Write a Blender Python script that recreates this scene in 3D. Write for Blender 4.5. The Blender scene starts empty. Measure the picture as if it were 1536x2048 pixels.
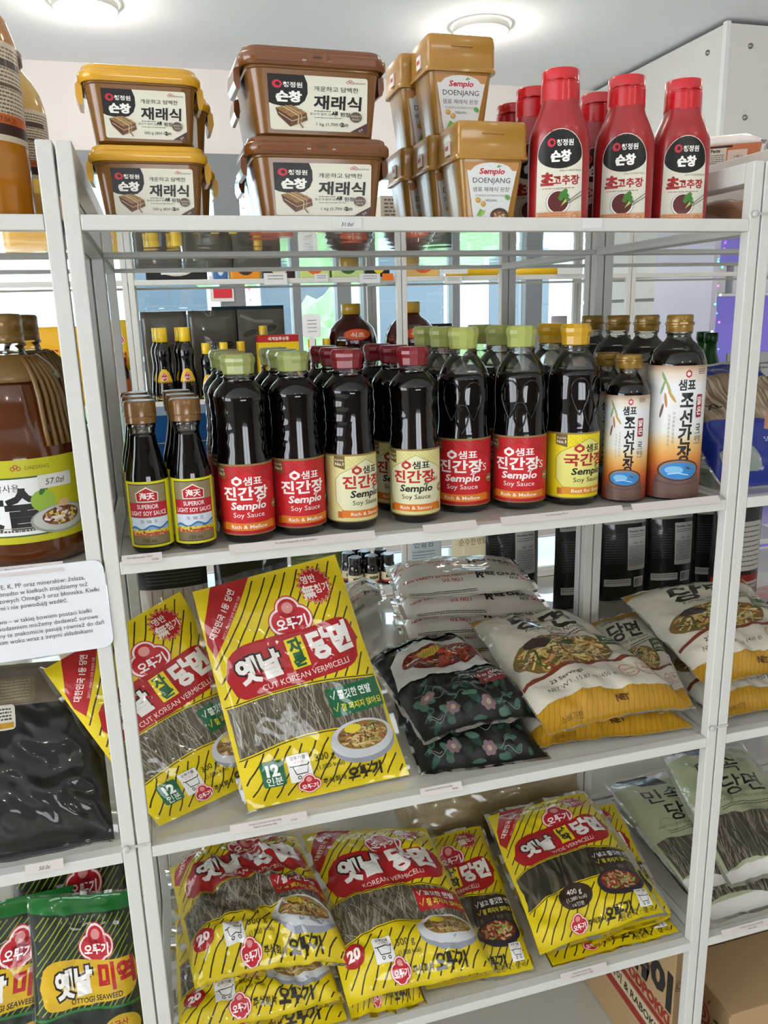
import bpy, bmesh, math, random
import numpy as np
from math import pi, sin, cos, radians as R, atan2, sqrt, floor, ceil
from mathutils import Vector, Matrix, noise

SC = bpy.context.scene
COL = SC.collection
random.seed(7)

# ------------------------------------------------------------------ camera
cam_d = bpy.data.cameras.new('camera'); cam = bpy.data.objects.new('camera', cam_d); COL.objects.link(cam)
cam_d.sensor_fit = 'VERTICAL'; cam_d.sensor_height = 36; cam_d.lens = 1575.364 / 2048 * 36
cam_d.clip_start = .02; cam_d.clip_end = 100
_r = Vector((0.96095275, -0.27545677, -0.02633217)); _u = Vector((0.09161618, 0.22692234, 0.96959411)); _f = Vector((0.26110591, 0.93414657, -0.24329794))
cam.matrix_world = Matrix(((_r.x, _u.x, -_f.x, .07986), (_r.y, _u.y, -_f.y, -.94092), (_r.z, _u.z, -_f.z, 1.62), (0, 0, 0, 1)))
SC.camera = cam

# ------------------------------------------------------------------ world and light
SC.view_settings.view_transform = 'Standard'; SC.view_settings.look = 'None'
SC.view_settings.gamma = 1; SC.view_settings.use_curve_mapping = False
SC.view_settings.exposure = -0.88
w = bpy.data.worlds.new('daylight'); SC.world = w; w.use_nodes = True
_bg = w.node_tree.nodes['Background']; _bg.inputs[0].default_value = (.90, .95, 1.0, 1); _bg.inputs[1].default_value = 14.0
def area(name, loc, rot, sx, sy, power, col=(1, 1, 1)):
    l = bpy.data.lights.new(name, 'AREA'); l.shape = 'RECTANGLE'; l.size = sx; l.size_y = sy; l.energy = power; l.color = col
    o = bpy.data.objects.new(name, l); o.location = loc; o.rotation_euler = rot; COL.objects.link(o); return o
# daylight entering through the shop front window behind the viewer
for _x in (.35, 1.15): area('shop_window_daylight', (_x, -4.35, 1.3), (R(90), 0, 0), .62, 1.2, 6, (1.0, .98, .95))

# ------------------------------------------------------------------ materials
_mc = {}
def lin(h):
    h = h.lstrip('#'); o = []
    for i in (0, 2, 4):
        c = int(h[i:i+2], 16) / 255
        o.append(c / 12.92 if c <= .04045 else ((c + .055) / 1.055) ** 2.4)
    return (*o, 1)
def M(h, rough=.45, coat=0., metal=0., spec=.5, bump=0., bscale=200., vary=0., crough=.06, trans=0., emit=0., sss=0., alpha=1., tr=0.):
    """principled material of one colour; bump and vary add procedural grain"""
    k = (h, rough, coat, metal, spec, bump, bscale, vary, crough, trans, emit, sss, alpha, tr)
    if k in _mc: return _mc[k]
    m = bpy.data.materials.new('mat_' + h.lstrip('#')); m.use_nodes = True; nt = m.node_tree; b = nt.nodes['Principled BSDF']
    b.inputs['Base Color'].default_value = lin(h); b.inputs['Roughness'].default_value = rough
    b.inputs['Coat Weight'].default_value = coat; b.inputs['Coat Roughness'].default_value = crough
    b.inputs['Metallic'].default_value = metal; b.inputs['Specular IOR Level'].default_value = spec
    b.inputs['Transmission Weight'].default_value = trans
    if emit: b.inputs['Emission Color'].default_value = lin(h); b.inputs['Emission Strength'].default_value = emit
    if bump or vary:
        tc = nt.nodes.new('ShaderNodeTexCoord'); n = nt.nodes.new('ShaderNodeTexNoise'); n.inputs['Scale'].default_value = bscale; n.inputs['Detail'].default_value = 3
        nt.links.new(tc.outputs['Object'], n.inputs['Vector'])
        if bump:
            bp = nt.nodes.new('ShaderNodeBump'); bp.inputs['Strength'].default_value = bump; bp.inputs['Distance'].default_value = .002
            nt.links.new(n.outputs['Fac'], bp.inputs['Height']); nt.links.new(bp.outputs['Normal'], b.inputs['Normal'])
            nt.links.new(bp.outputs['Normal'], b.inputs['Coat Normal'])
        if vary:
            mx = nt.nodes.new('ShaderNodeMix'); mx.data_type = 'RGBA'; c = lin(h)
            mx.inputs[6].default_value = tuple(max(0, x * (1 - vary)) for x in c[:3]) + (1,); mx.inputs[7].default_value = tuple(min(1, x * (1 + vary)) for x in c[:3]) + (1,)
            nt.links.new(n.outputs['Fac'], mx.inputs[0]); nt.links.new(mx.outputs[2], b.inputs['Base Color'])
    if tr:      # translucent: part of the light passes straight through, tinted
        out = nt.nodes['Material Output']; t = nt.nodes.new('ShaderNodeBsdfTransparent'); c = lin(h)
        t.inputs[0].default_value = c; mx = nt.nodes.new('ShaderNodeMixShader'); mx.inputs[0].default_value = tr
        nt.links.new(b.outputs[0], mx.inputs[1]); nt.links.new(t.outputs[0], mx.inputs[2]); nt.links.new(mx.outputs[0], out.inputs[0])
    _mc[k] = m; return m
def clear(name='clear_plastic', base=.10, tint='#f4f6f4', rough=.06):
    """clear thin plastic or glass: transparent with a fresnel gloss"""
    k = ('clear', name)
    if k in _mc: return _mc[k]
    m = bpy.data.materials.new(name); m.use_nodes = True; nt = m.node_tree; nt.nodes.remove(nt.nodes['Principled BSDF'])
    out = nt.nodes['Material Output']; t = nt.nodes.new('ShaderNodeBsdfTransparent'); t.inputs[0].default_value = lin(tint)
    g = nt.nodes.new('ShaderNodeBsdfGlossy'); g.inputs['Roughness'].default_value = rough; g.inputs[0].default_value = (1, 1, 1, 1)
    fr = nt.nodes.new('ShaderNodeFresnel'); fr.inputs[0].default_value = 1.45
    ad = nt.nodes.new('ShaderNodeMath'); ad.operation = 'ADD'; ad.use_clamp = True; ad.inputs[1].default_value = base
    nt.links.new(fr.outputs[0], ad.inputs[0]); mx = nt.nodes.new('ShaderNodeMixShader')
    nt.links.new(ad.outputs[0], mx.inputs[0]); nt.links.new(t.outputs[0], mx.inputs[1]); nt.links.new(g.outputs[0], mx.inputs[2]); nt.links.new(mx.outputs[0], out.inputs[0])
    _mc[k] = m; return m
def film(h):
    """printed plastic film: coloured print under a glossy, finely creased skin"""
    k = ('film', h)
    if k in _mc: return _mc[k]
    m = bpy.data.materials.new('film_' + h.lstrip('#')); m.use_nodes = True; nt = m.node_tree; b = nt.nodes['Principled BSDF']
    b.inputs['Base Color'].default_value = lin(h); b.inputs['Roughness'].default_value = .5; b.inputs['Specular IOR Level'].default_value = .25; b.inputs['Coat Weight'].default_value = .7; b.inputs['Coat Roughness'].default_value = .05
    tc = nt.nodes.new('ShaderNodeTexCoord'); n = nt.nodes.new('ShaderNodeTexNoise'); n.noise_type = 'RIDGED_MULTIFRACTAL'; n.inputs['Scale'].default_value = 22; n.inputs['Detail'].default_value = 3
    bp = nt.nodes.new('ShaderNodeBump'); bp.inputs['Strength'].default_value = .38; bp.inputs['Distance'].default_value = .0024
    nt.links.new(tc.outputs['Object'], n.inputs['Vector']); nt.links.new(n.outputs['Fac'], bp.inputs['Height']); nt.links.new(bp.outputs[0], b.inputs['Normal']); nt.links.new(bp.outputs[0], b.inputs['Coat Normal'])
    _mc[k] = m; return m
def paper(h): return M(h, .5, .12, 0, .35, 0, 200, 0, .15)
def flat(h): return M(h, .6)

# ------------------------------------------------------------------ objects
def mk(name, V, F, mats, parent=None, mi=None, smooth=True, loc=None, normals=None):
    me = bpy.data.meshes.new(name); me.from_pydata([tuple(v) for v in V], [], [tuple(f) for f in F])
    for m in (mats if isinstance(mats, (list, tuple)) else [mats]): me.materials.append(m)
    if mi is not None: me.polygons.foreach_set('material_index', np.array(mi, dtype=np.int32))
    me.polygons.foreach_set('use_smooth', [bool(smooth)] * len(me.polygons))
    if normals is not None: me.normals_split_custom_set_from_vertices([tuple(n) for n in normals])
    me.update()
    o = bpy.data.objects.new(name, me); COL.objects.link(o)
    if parent is not None: o.parent = parent
    if loc is not None: o.location = loc
    return o
def tag(o, label=None, cat=None, group=None, kind=None):
    if label: o['label'] = label
    if cat: o['category'] = cat
    if group: o['group'] = group
    if kind: o['kind'] = kind
    return o
def thing(name, label, cat, loc=(0, 0, 0), rz=0, group=None):
    o = bpy.data.objects.new(name, None); o.empty_display_size = .02; COL.objects.link(o)
    o.location = loc; o.rotation_euler = (0, 0, rz); return tag(o, label, cat, group)
def copy_tree(o, loc=None, rz=None, label=None, group=None, parent=None):
    c = o.copy(); COL.objects.link(c)
    if parent is not None: c.parent = parent
    if loc is not None: c.location = loc
    if rz is not None: c.rotation_euler = (0, 0, rz)
    if label: c['label'] = label
    if group: c['group'] = group
    for ch in [x for x in bpy.data.objects if x.parent == o]: copy_tree(ch, parent=c)
    return c
class MB:
    """collects simple solids into one mesh"""
    def __init__(s): s.V = []; s.F = []; s.I = []
    def add(s, V, F, i=0):
        n = len(s.V); s.V += [tuple(v) for v in V]; s.F += [tuple(a + n for a in f) for f in F]; s.I += [i] * len(F); return s
    def box(s, x0, y0, z0, x1, y1, z1, i=0):
        V = [(x, y, z) for z in (z0, z1) for y in (y0, y1) for x in (x0, x1)]
        return s.add(V, [(0, 2, 3, 1), (4, 5, 7, 6), (0, 1, 5, 4), (2, 6, 7, 3), (0, 4, 6, 2), (1, 3, 7, 5)], i)
    def build(s, name, mats, parent=None, smooth=False, bevel=0, loc=None):
        o = mk(name, s.V, s.F, mats, parent, s.I, smooth, loc)
        if bevel:
            b = o.modifiers.new('bevel', 'BEVEL'); b.width = bevel; b.segments = 2; b.limit_method = 'ANGLE'; b.angle_limit = R(40)
        return o
def loft(rings, cap0=True, cap1=True):
    n = len(rings[0]); V = [p for r in rings for p in r]; F = []
    for k in range(len(rings) - 1):
        for i in range(n):
            j = (i + 1) % n; F.append((k*n+i, k*n+j, (k+1)*n+j, (k+1)*n+i))
    if cap0: F.append(tuple(range(n - 1, -1, -1)))
    if cap1: F.append(tuple((len(rings)-1)*n + i for i in range(n)))
    return V, F
def lathe(prof, seg=32, sx=1, sy=1, fn=None, cap0=True, cap1=True):
    rings = []
    for (r, z) in prof:
        ring = []
        for i in range(seg):
            a = 2 * pi * i / seg; q = r * (fn(a, z) if fn else 1)
            ring.append((q * sx * sin(a), -q * sy * cos(a), z))
        rings.append(ring)
    return loft(rings, cap0, cap1)
def rrect(w, d, r, z, n=5, cx=0, cy=0):
    p = []
    for qx, qy, a0 in ((1, -1, -90), (1, 1, 0), (-1, 1, 90), (-1, -1, 180)):
        for k in range(n + 1):
            a = R(a0 + 90 * k / n); p.append((cx + qx*(w/2 - r) + r*cos(a), cy + qy*(d/2 - r) + r*sin(a), z))
    return p
def smooth_by_angle(o, deg=40):
    me = o.data; me.polygons.foreach_set('use_smooth', [True] * len(me.polygons))
    if hasattr(me, 'set_sharp_from_angle'): me.set_sharp_from_angle(angle=R(deg))
    return o
def tube(path, r, seg=8, closed=False):
    rings = []; n = len(path); P = [Vector(p) for p in path]
    for i in range(n):
        t = (P[min(i+1, n-1)] - P[max(i-1, 0)]).normalized(); a = t.cross(Vector((.13, .3, 1))).normalized(); b = t.cross(a)
        rings.append([tuple(P[i] + r*(cos(2*pi*k/seg)*a + sin(2*pi*k/seg)*b)) for k in range(seg)])
    return loft(rings)

# ------------------------------------------------------------------ printed designs: flat shapes mapped onto a surface grid
_tc = {}
def text_polys(s, off):
    k = (s, off)
    if k not in _tc:
        c = bpy.data.curves.new('t', 'FONT'); c.body = s; c.size = 1; c.offset = off; c.resolution_u = 2; c.fill_mode = 'FRONT'
        o = bpy.data.objects.new('t', c); m = o.to_mesh(); vs = [(v.co.x, v.co.y) for v in m.vertices]
        ps = [[vs[i] for i in p.vertices] for p in m.polygons]; xs = [v[0] for v in vs] or [0]
        o.to_mesh_clear(); bpy.data.objects.remove(o); bpy.data.curves.remove(c)
        _tc[k] = (ps, min(xs), max(xs))
    return _tc[k]
class D:
    """a flat design w x h; every call lays one more printed layer"""
    def __init__(s, w, h): s.w = w; s.h = h; s.items = []; s.z = 0.
    def put(s, polys, c, dz=1.): s.z += dz; s.items.append((c, s.z, polys)); return s
    def poly(s, pts, c, dz=1.):
        if len(pts) > 4:      # fan from the centroid: fine for the star-shaped outlines used here
            cx = sum(p[0] for p in pts) / len(pts); cy = sum(p[1] for p in pts) / len(pts)
            return s.put([[(cx, cy), pts[i], pts[(i+1) % len(pts)]] for i in range(len(pts))], c, dz)
        return s.put([pts], c, dz)
    def rect(s, x0, y0, x1, y1, c): return s.poly([(x0, y0), (x1, y0), (x1, y1), (x0, y1)], c)
    def ell(s, cx, cy, rx, ry, c, n=28, a0=0, a1=360, rot=0):
        q = R(rot); pts = []
        for i in range(n + (0 if a1 - a0 == 360 else 1)):
            a = R(a0 + (a1 - a0) * i / n); x = rx*cos(a); y = ry*sin(a); pts.append((cx + x*cos(q) - y*sin(q), cy + x*sin(q) + y*cos(q)))
        return s.poly(pts, c)
    def rr(s, x0, y0, x1, y1, r, c, n=4):
        pts = []
        for cx, cy, a0 in ((x1-r, y0+r, -90), (x1-r, y1-r, 0), (x0+r, y1-r, 90), (x0+r, y0+r, 180)):
            for k in range(n + 1): a = R(a0 + 90*k/n); pts.append((cx + r*cos(a), cy + r*sin(a)))
        return s.poly(pts, c)
    def strip(s, lo, hi, c):      # region between two polylines
        return s.put([[lo[i], lo[i+1], hi[i+1], hi[i]] for i in range(len(lo)-1)], c)
    def rib(s, pts, w, c, dz=1.):
        L = []; U = []
        for i, p in enumerate(pts):
            a = pts[max(i-1, 0)]; b = pts[min(i+1, len(pts)-1)]; dx = b[0]-a[0]; dy = b[1]-a[1]; l = sqrt(dx*dx+dy*dy) or 1
            nx, ny = -dy/l*w/2, dx/l*w/2; L.append((p[0]+nx, p[1]+ny)); U.append((p[0]-nx, p[1]-ny))
        return s.put([[L[i], U[i], U[i+1], L[i+1]] for i in range(len(pts)-1)], c, dz)
    def ring(s, cx, cy, r, w, c, n=24): return s.rib([(cx + r*cos(2*pi*i/n), cy + r*sin(2*pi*i/n)) for i in range(n+1)], w, c)
    def text(s, t, x, y, size, c, al='c', bold=0., sx=1., rot=0, shear=0., outline=None, ow=.05):
        if outline: s.text(t, x, y, size, outline, al, bold + ow, sx, rot, shear)
        ps, x0, x1 = text_polys(t, round(bold, 3)); 
        if not ps: return s
        ref = text_polys(t, 0.); x0, x1 = ref[1], ref[2]
        ox = {'c': (x0+x1)/2, 'l': x0, 'r': x1}[al]; q = R(rot); ca, sa = cos(q), sin(q); out = []
        for p in ps:
            o = []
            for (a, b) in p:
                a = (a - ox + shear*b)*size*sx; b = b*size; o.append((x + a*ca - b*sa, y + a*sa + b*ca))
            out.append(o)
        return s.put(out, c)
    def lines(s, x0, y0, x1, n, dy, c, w=.6, rnd=None):     # rows of small print, too fine to read
        rnd = rnd or random.Random(3); ps = []
        for k in range(n):
            x = x0; y = y0 - k*dy
            while x < x1:
                l = rnd.uniform(1.2, 4.5); e = min(x + l, x1); ps.append([(x, y), (e, y), (e, y+w), (x, y+w)]); x = e + rnd.uniform(.5, 1.1)
        return s.put(ps, c)
    def bars(s, x0, y0, x1, y1, c='#151515', vert=True, n=26):
        rnd = random.Random(5); ps = []; k = x0 if vert else y0; e = x1 if vert else y1; st = (e-k)/n
        while k < e:
            wv = rnd.choice((.35, .6, .9))*st
            ps.append([(k, y0), (k+wv, y0), (k+wv, y1), (k, y1)] if vert else [(x0, k), (x1, k), (x1, k+wv), (x0, k+wv)]); k += st*rnd.choice((1, 1.4))
        return s.put(ps, c)
def _split(p, f):
    a = []; b = []; n = len(p); v = [f(q) for q in p]
    for i in range(n):
        j = (i+1) % n
        if v[i] <= 1e-9: a.append(p[i])
        if v[i] >= -1e-9: b.append(p[i])
        if (v[i] < -1e-9 and v[j] > 1e-9) or (v[i] > 1e-9 and v[j] < -1e-9):
            t = v[i]/(v[i]-v[j]); q = (p[i][0]+t*(p[j][0]-p[i][0]), p[i][1]+t*(p[j][1]-p[i][1])); a.append(q); b.append(q)
    return a, b
def _cut(p, out):
    st = [p]
    for ax in (0, 1):
        nx = []
        for q in st:
            lo = min(a[ax] for a in q); hi = max(a[ax] for a in q); rest = q
            for k in range(floor(lo + 1e-7) + 1, ceil(hi - 1e-7)):
                a, rest = _split(rest, lambda z, k=k: z[ax] - k)
                if len(a) > 2: nx.append(a)
                if len(rest) < 3: break
            if len(rest) > 2: nx.append(rest)
        st = nx
    for q in st:
        cx = sum(a[0] for a in q)/len(q); cy = sum(a[1] for a in q)/len(q); c = floor(cx) + floor(cy) + 1
        v = [a[0]+a[1]-c for a in q]
        if min(v) < -1e-7 and max(v) > 1e-7:
            a, b = _split(q, lambda z: z[0]+z[1]-c)
            if len(a) > 2: out.append(a)
            if len(b) > 2: out.append(b)
        else: out.append(q)
class Surf:
    """triangulated grid; fn(u,v) -> point, 0..1; designs are cut on its triangles so that print follows every crease"""
    def __init__(s, nx, ny, fn=None, P=None):
        s.nx, s.ny = nx, ny
        s.P = np.array([[fn(i/nx, j/ny) for j in range(ny+1)] for i in range(nx+1)], float) if P is None else P
        du = np.gradient(s.P, axis=0); dv = np.gradient(s.P, axis=1); n = np.cross(du, dv); l = np.linalg.norm(n, axis=2, keepdims=True); l[l < 1e-12] = 1; s.N = n/l
    def mesh(s):
        nx, ny = s.nx, s.ny; I = lambda i, j: i*(ny+1)+j; F = []
        for i in range(nx):
            for j in range(ny): F += [(I(i, j), I(i+1, j), I(i, j+1)), (I(i+1, j+1), I(i, j+1), I(i+1, j))]
        return s.P.reshape(-1, 3), F, s.N.reshape(-1, 3)
    def ev(s, G):
        G = np.asarray(G, float); i = np.clip(np.floor(G[:, 0]).astype(int), 0, s.nx-1); j = np.clip(np.floor(G[:, 1]).astype(int), 0, s.ny-1)
        fx = (G[:, 0]-i)[:, None]; fy = (G[:, 1]-j)[:, None]; o = []
        for A in (s.P, s.N):
            a, b, c, d = A[i, j], A[i+1, j], A[i, j+1], A[i+1, j+1]
            lo = a + fx*(b-a) + fy*(c-a); hi = d + (1-fx)*(c-d) + (1-fy)*(b-d); o.append(np.where(fx+fy <= 1, lo, hi))
        n = o[1]; n = n/np.maximum(np.linalg.norm(n, axis=1, keepdims=True), 1e-9); return o[0], n
    def prep(s, d, box=(0, 0, 1, 1)):
        """cut a design once; box = where it sits in u,v"""
        sx = s.nx*(box[2]-box[0])/d.w; sy = s.ny*(box[3]-box[1])/d.h; ox = s.nx*box[0]; oy = s.ny*box[1]
        G = []; Z = []; F = []; C = []
        for c, z, polys in d.items:
            for p in polys:
                q = [(min(max(a*sx+ox, 0), s.nx), min(max(b*sy+oy, 0), s.ny)) for a, b in p]; out = []; _cut(q, out)
                for r in out:
                    n = len(G); G += r; Z += [z]*len(r); F.append(tuple(range(n, n+len(r)))); C.append(c)
        return G, Z, F, C
    def put(s, pre, name, parent, mat=paper, off=.0002, dl=.00003):
        G, Z, F, C = pre
        if not F: return None
        P, N = s.ev(G); P = P + N*(off + dl*np.array(Z))[:, None]
        keys = sorted(set(C)); ix = {k: i for i, k in enumerate(keys)}
        # keep every piece facing outward
        A = np.array([[P[f[0]], P[f[1]], P[f[2]]] for f in F]); fn = np.cross(A[:, 1]-A[:, 0], A[:, 2]-A[:, 0]); nn = N[[f[0] for f in F]]
        flip = (fn*nn).sum(1) < 0; F = [tuple(reversed(f)) if fl else f for f, fl in zip(F, flip)]
        return mk(name, P, F, [mat(k) for k in keys], parent, [ix[c] for c in C], True, normals=N)
def quad_surf(bl, br, tr, tl, nx=6, ny=6):
    bl, br, tr, tl = map(np.array, (bl, br, tr, tl))
    return Surf(nx, ny, lambda u, v: (1-u)*(1-v)*bl + u*(1-v)*br + u*v*tr + (1-u)*v*tl)
def cyl_surf(rad, z0, z1, half, sx=1, sy=1, nx=28, ny=4, a0=0):
    """front-facing patch of a round or oval bottle; rad may be a function of height"""
    rf = rad if callable(rad) else (lambda z: rad)
    def fn(u, v):
        a = R(a0) + (u-.5)*2*R(half); z = z0 + v*(z1-z0); r = rf(z); return (r*sx*sin(a), -r*sy*cos(a), z)
    return Surf(nx, ny, fn)

# ================================================================== the room
PLASTER = M('#e4e1dd', .8, bump=.15, bscale=60, vary=.02)
def struct(name, mb, mat, parent=None, bevel=0):
    o = mb.build(name, mat, parent, bevel=bevel)
    if parent is None: o['kind'] = 'structure'
    return o
struct('floor', MB().box(-3.2, -4.6, -.05, 5.2, 4.2, 0), M('#cfccc6', .35, .2, bump=.05, bscale=8, vary=.06))
struct('ceiling', MB().box(-3.2, -4.6, 3.0, 5.2, 4.2, 3.06), M('#f2f3f5', .9, vary=.01, bscale=3))
struct('wall_left', MB().box(-3.26, -4.6, 0, -3.2, 4.2, .9).box(-3.26, -4.6, 2.7, -3.2, 4.2, 3.0).box(-3.26, -4.6, .9, -3.2, -3.2, 2.7).box(-3.26, 1.2, .9, -3.2, 4.2, 2.7), PLASTER)  # middle left open for the added side glazing
w3 = struct('added_side_window', MB().box(-3.25, -3.2, .9, -3.21, 1.2, .95).box(-3.25, -3.2, 2.65, -3.21, 1.2, 2.7), M('#6f7275', .4))  # unseen glazing, added to let more daylight onto the ceiling
for y in (-3.2, -1.75, -.3, 1.15): struct('mullion', MB().box(-3.25, y, .95, -3.21, y+.05, 2.65), M('#6f7275', .4), w3)
struct('wall_right', MB().box(5.2, -4.6, 0, 5.26, 4.2, 3.0), PLASTER)
# front wall behind the viewer with its shop window opening
struct('wall_front', MB().box(-3.2, -4.66, 0, 5.2, -4.6, .7).box(-3.2, -4.66, 1.9, 5.2, -4.6, 3.0).box(-3.2, -4.66, .7, -.3, -4.6, 1.9).box(1.8, -4.66, .7, 5.2, -4.6, 1.9), M('#77706a', .8, vary=.1, bscale=5))
wf = struct('window_2', MB().box(-.3, -4.65, .7, 1.8, -4.61, .76).box(-.3, -4.65, 1.84, 1.8, -4.61, 1.9), M('#6f7275', .4))
for x in (-.3, .725, 1.75): mb = MB().box(x, -4.65, .76, x+.05, -4.61, 1.84); struct('mullion', mb, M('#6f7275', .4), wf)
# back wall: parapet, lintel, and a long window with grey mullions
WY = 4.1
struct('wall_back', MB().box(-3.2, WY, 0, 5.2, WY+.1, .75).box(-3.2, WY, 2.55, 5.2, WY+.1, 3.0).box(-3.2, WY, .75, -1.6, WY+.1, 2.55).box(3.6, WY, .75, 5.2, WY+.1, 2.55), M('#e6dfdb', .8, vary=.02, bscale=4))
GREY = M('#83868a', .45, bump=.05, bscale=100)
w1 = struct('window_1', MB().box(-1.6, WY-.03, 2.44, 3.6, WY+.07, 2.55).box(-1.6, WY-.03, .75, 3.6, WY+.07, .83), GREY)
mull = [(-1.6, .08), (-.95, .10), (-.28, .10), (.49, .15), (.93, .05), (1.21, .09), (1.38, .07), (1.98, .05), (2.50, .12), (3.1, .08), (3.52, .08)]
for x, wd in mull: struct('mullion', MB().box(x, WY-.05, .83, x+wd, WY+.06, 2.44), GREY, w1)
PANE = clear('window_glass', .02, '#e4eef0', .0)
for (a, wa), (b, _) in zip(mull, mull[1:]):
    struct('pane', MB().box(a+wa, WY+.01, .83, b, WY+.016, 2.44), PANE, w1)
# concrete-panel wall on the right, corner towards the room
CONC = M('#d8d7d3', .75, bump=.25, bscale=40, vary=.05)
cw = bpy.data.objects.new('wall_concrete', None); COL.objects.link(cw); cw['kind'] = 'structure'
struct('core', MB().box(2.97, 2.80, 0, 5.2, 4.1, 2.98), M('#9c9b98', .8), cw)
rows = [(0, .86), (.87, 1.66), (1.67, 2.44), (2.45, 2.985)]
for z0, z1 in rows:
    struct('panel', MB().box(2.955, 2.81, z0, 2.97, 4.1, z1-.008), CONC, cw, .003)
    struct('panel', MB().box(2.957, 2.785, z0, 4.05, 2.80, z1-.008), CONC, cw, .003)
    struct('panel', MB().box(4.06, 2.785, z0, 5.19, 2.80, z1-.008), CONC, cw, .003)
struct('corner_bead', MB().box(2.951, 2.781, 0, 2.975, 2.81, 2.985), M('#e6e6e4', .5), cw)
bv, bf = lathe([(.0, .012), (.006, .0118), (.011, .009), (.014, .003), (.014, 0)][::-1], 16)
def bolt(loc, rot):
    o = mk('bolt', bv, bf, M('#9a9892', .3, metal=1), cw); o.location = loc; o.rotation_euler = rot
for z in (2.55, 2.88, 2.34, 1.78):
    bolt((2.955, 2.92, z), (0, R(-90), 0)); bolt((2.955, 3.98, z), (0, R(-90), 0))
    bolt((3.10, 2.785, z), (R(90), 0, 0)); bolt((3.95, 2.785, z), (R(90), 0, 0))
# ceiling lamps
LAMPS = [(-.076, 3.21), (1.79, 3.14), (-.05, 1.05), (1.8, 1.0), (-1.9, 2.1), (-.05, -3.1), (1.8, -3.1), (3.4, 1.2)]
def lamp(x, y, label, group=None):
    t = thing('ceiling_lamp', label, 'ceiling lamp', (x, y, 3.0), 0, group)
    V, F = lathe([(.142, -.004), (.142, -.03), (.128, -.034), (.126, -.03)], 40, cap0=False, cap1=False); mk('rim', V, F, M('#f2efe8', .4), t)
    V, F = lathe([(.128, -.031), (.12, -.045), (.09, -.056), (.05, -.061), (.01, -.062)], 40, cap0=False); mk('diffuser', V, F, M('#fff1d6', .5, emit=16), t)
    l = bpy.data.lights.new('lamp_light', 'POINT'); l.shadow_soft_size = .06; l.energy = 13; l.color = (1, .93, .82)
    lo = bpy.data.objects.new('lamp_light', l); lo.location = (0, 0, -.13); lo.parent = t; COL.objects.link(lo); return t
lamp(*LAMPS[0], 'round white ceiling lamp above the yellow-lidded tubs'); lamp(*LAMPS[1], 'round white ceiling lamp above the tall gold soybean paste boxes')
for p in LAMPS[2:]: lamp(*p, 'round white ceiling lamp further back in the shop', 'ceiling lamps out of view')
# ground, hedge and houses outside the back window
struct('ground_outside', MB().box(-8, 4.21, -.3, 14, 22, -.2), M('#9aa097', .9, vary=.1, bscale=2))
def shrub(loc, sx, sz, seed, label):
    rnd = random.Random(seed); bm = bmesh.new(); bmesh.ops.create_icosphere(bm, subdivisions=4, radius=1)
    for v in bm.verts:
        n = noise.noise(v.co*2.2 + Vector((seed, 0, 0)))*.35 + noise.noise(v.co*6 + Vector((0, seed, 0)))*.2; v.co *= 1 + n; v.co.x *= sx; v.co.y *= sx*.8; v.co.z = max(v.co.z, -.9)*sz
    me = bpy.data.meshes.new('shrub'); bm.to_mesh(me); bm.free(); me.materials.append(M('#86a878', .7, bump=1., bscale=9, vary=.4))
    o = bpy.data.objects.new('shrub', me); o.location = (loc[0], loc[1], -.2 + .9*sz); COL.objects.link(o); return tag(o, label, 'shrub')
shrub((.75, 6.2, 0), .45, .95, 1, 'rounded green shrub outside the window behind the seaweed pouches')
shrub((2.0, 7.9, 0), .6, 1.0, 2, 'tall green shrub outside the window above the red vinegar jug')
shrub((-.75, 7.2, 0), .5, .7, 3, 'low green shrub outside the window at the end of the hedge')
shrub((4.2, 10., 0), .9, .75, 4, 'pale green shrub outside the window in front of the grey house')
t = thing('house', 'blue-grey house front across the street outside the window', 'house', (3.5, 13, -.2))
MB().box(-4.5, 0, 0, 4.5, 4, 5).build('wall', M('#c4ccd4', .9, vary=.1, bscale=3), t)
for i in range(4): MB().box(-3.7+i*2.1, -.03, 1.0, -2.5+i*2.1, .02, 2.6).build('window', M('#55606c', .2), t)

# ================================================================== shelf units
PW = .0167; UW = .88; UD = .406; RH = .016
ENAMEL = M('#cfcec7', .5, 0, bump=.04, bscale=350, crough=.15)
def board_mat():
    m = bpy.data.materials.new('shelf_board_gloss'); m.use_nodes = True; nt = m.node_tree; b = nt.nodes['Principled BSDF']
    b.inputs['Base Color'].default_value = lin('#c9c6bc'); b.inputs['Roughness'].default_value = .10; b.inputs['Coat Weight'].default_value = 1; b.inputs['Coat Roughness'].default_value = .02; b.inputs['Coat IOR'].default_value = 1.7
    tc = nt.nodes.new('ShaderNodeTexCoord'); n = nt.nodes.new('ShaderNodeTexNoise'); n.inputs['Scale'].default_value = 14; n.inputs['Detail'].default_value = 1
    bp = nt.nodes.new('ShaderNodeBump'); bp.inputs['Strength'].default_value = .10; bp.inputs['Distance'].default_value = .004
    nt.links.new(tc.outputs['Object'], n.inputs['Vector']); nt.links.new(n.outputs['Fac'], bp.inputs['Height']); nt.links.new(bp.outputs[0], b.inputs['Normal']); nt.links.new(bp.outputs[0], b.inputs['Coat Normal'])
    return m
BOARD = board_mat()
LV = [1.7314, 1.3444, .9568, .5696, .1820]
LVB = [1.742, 1.366, 1.005, .651, .285]
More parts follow.
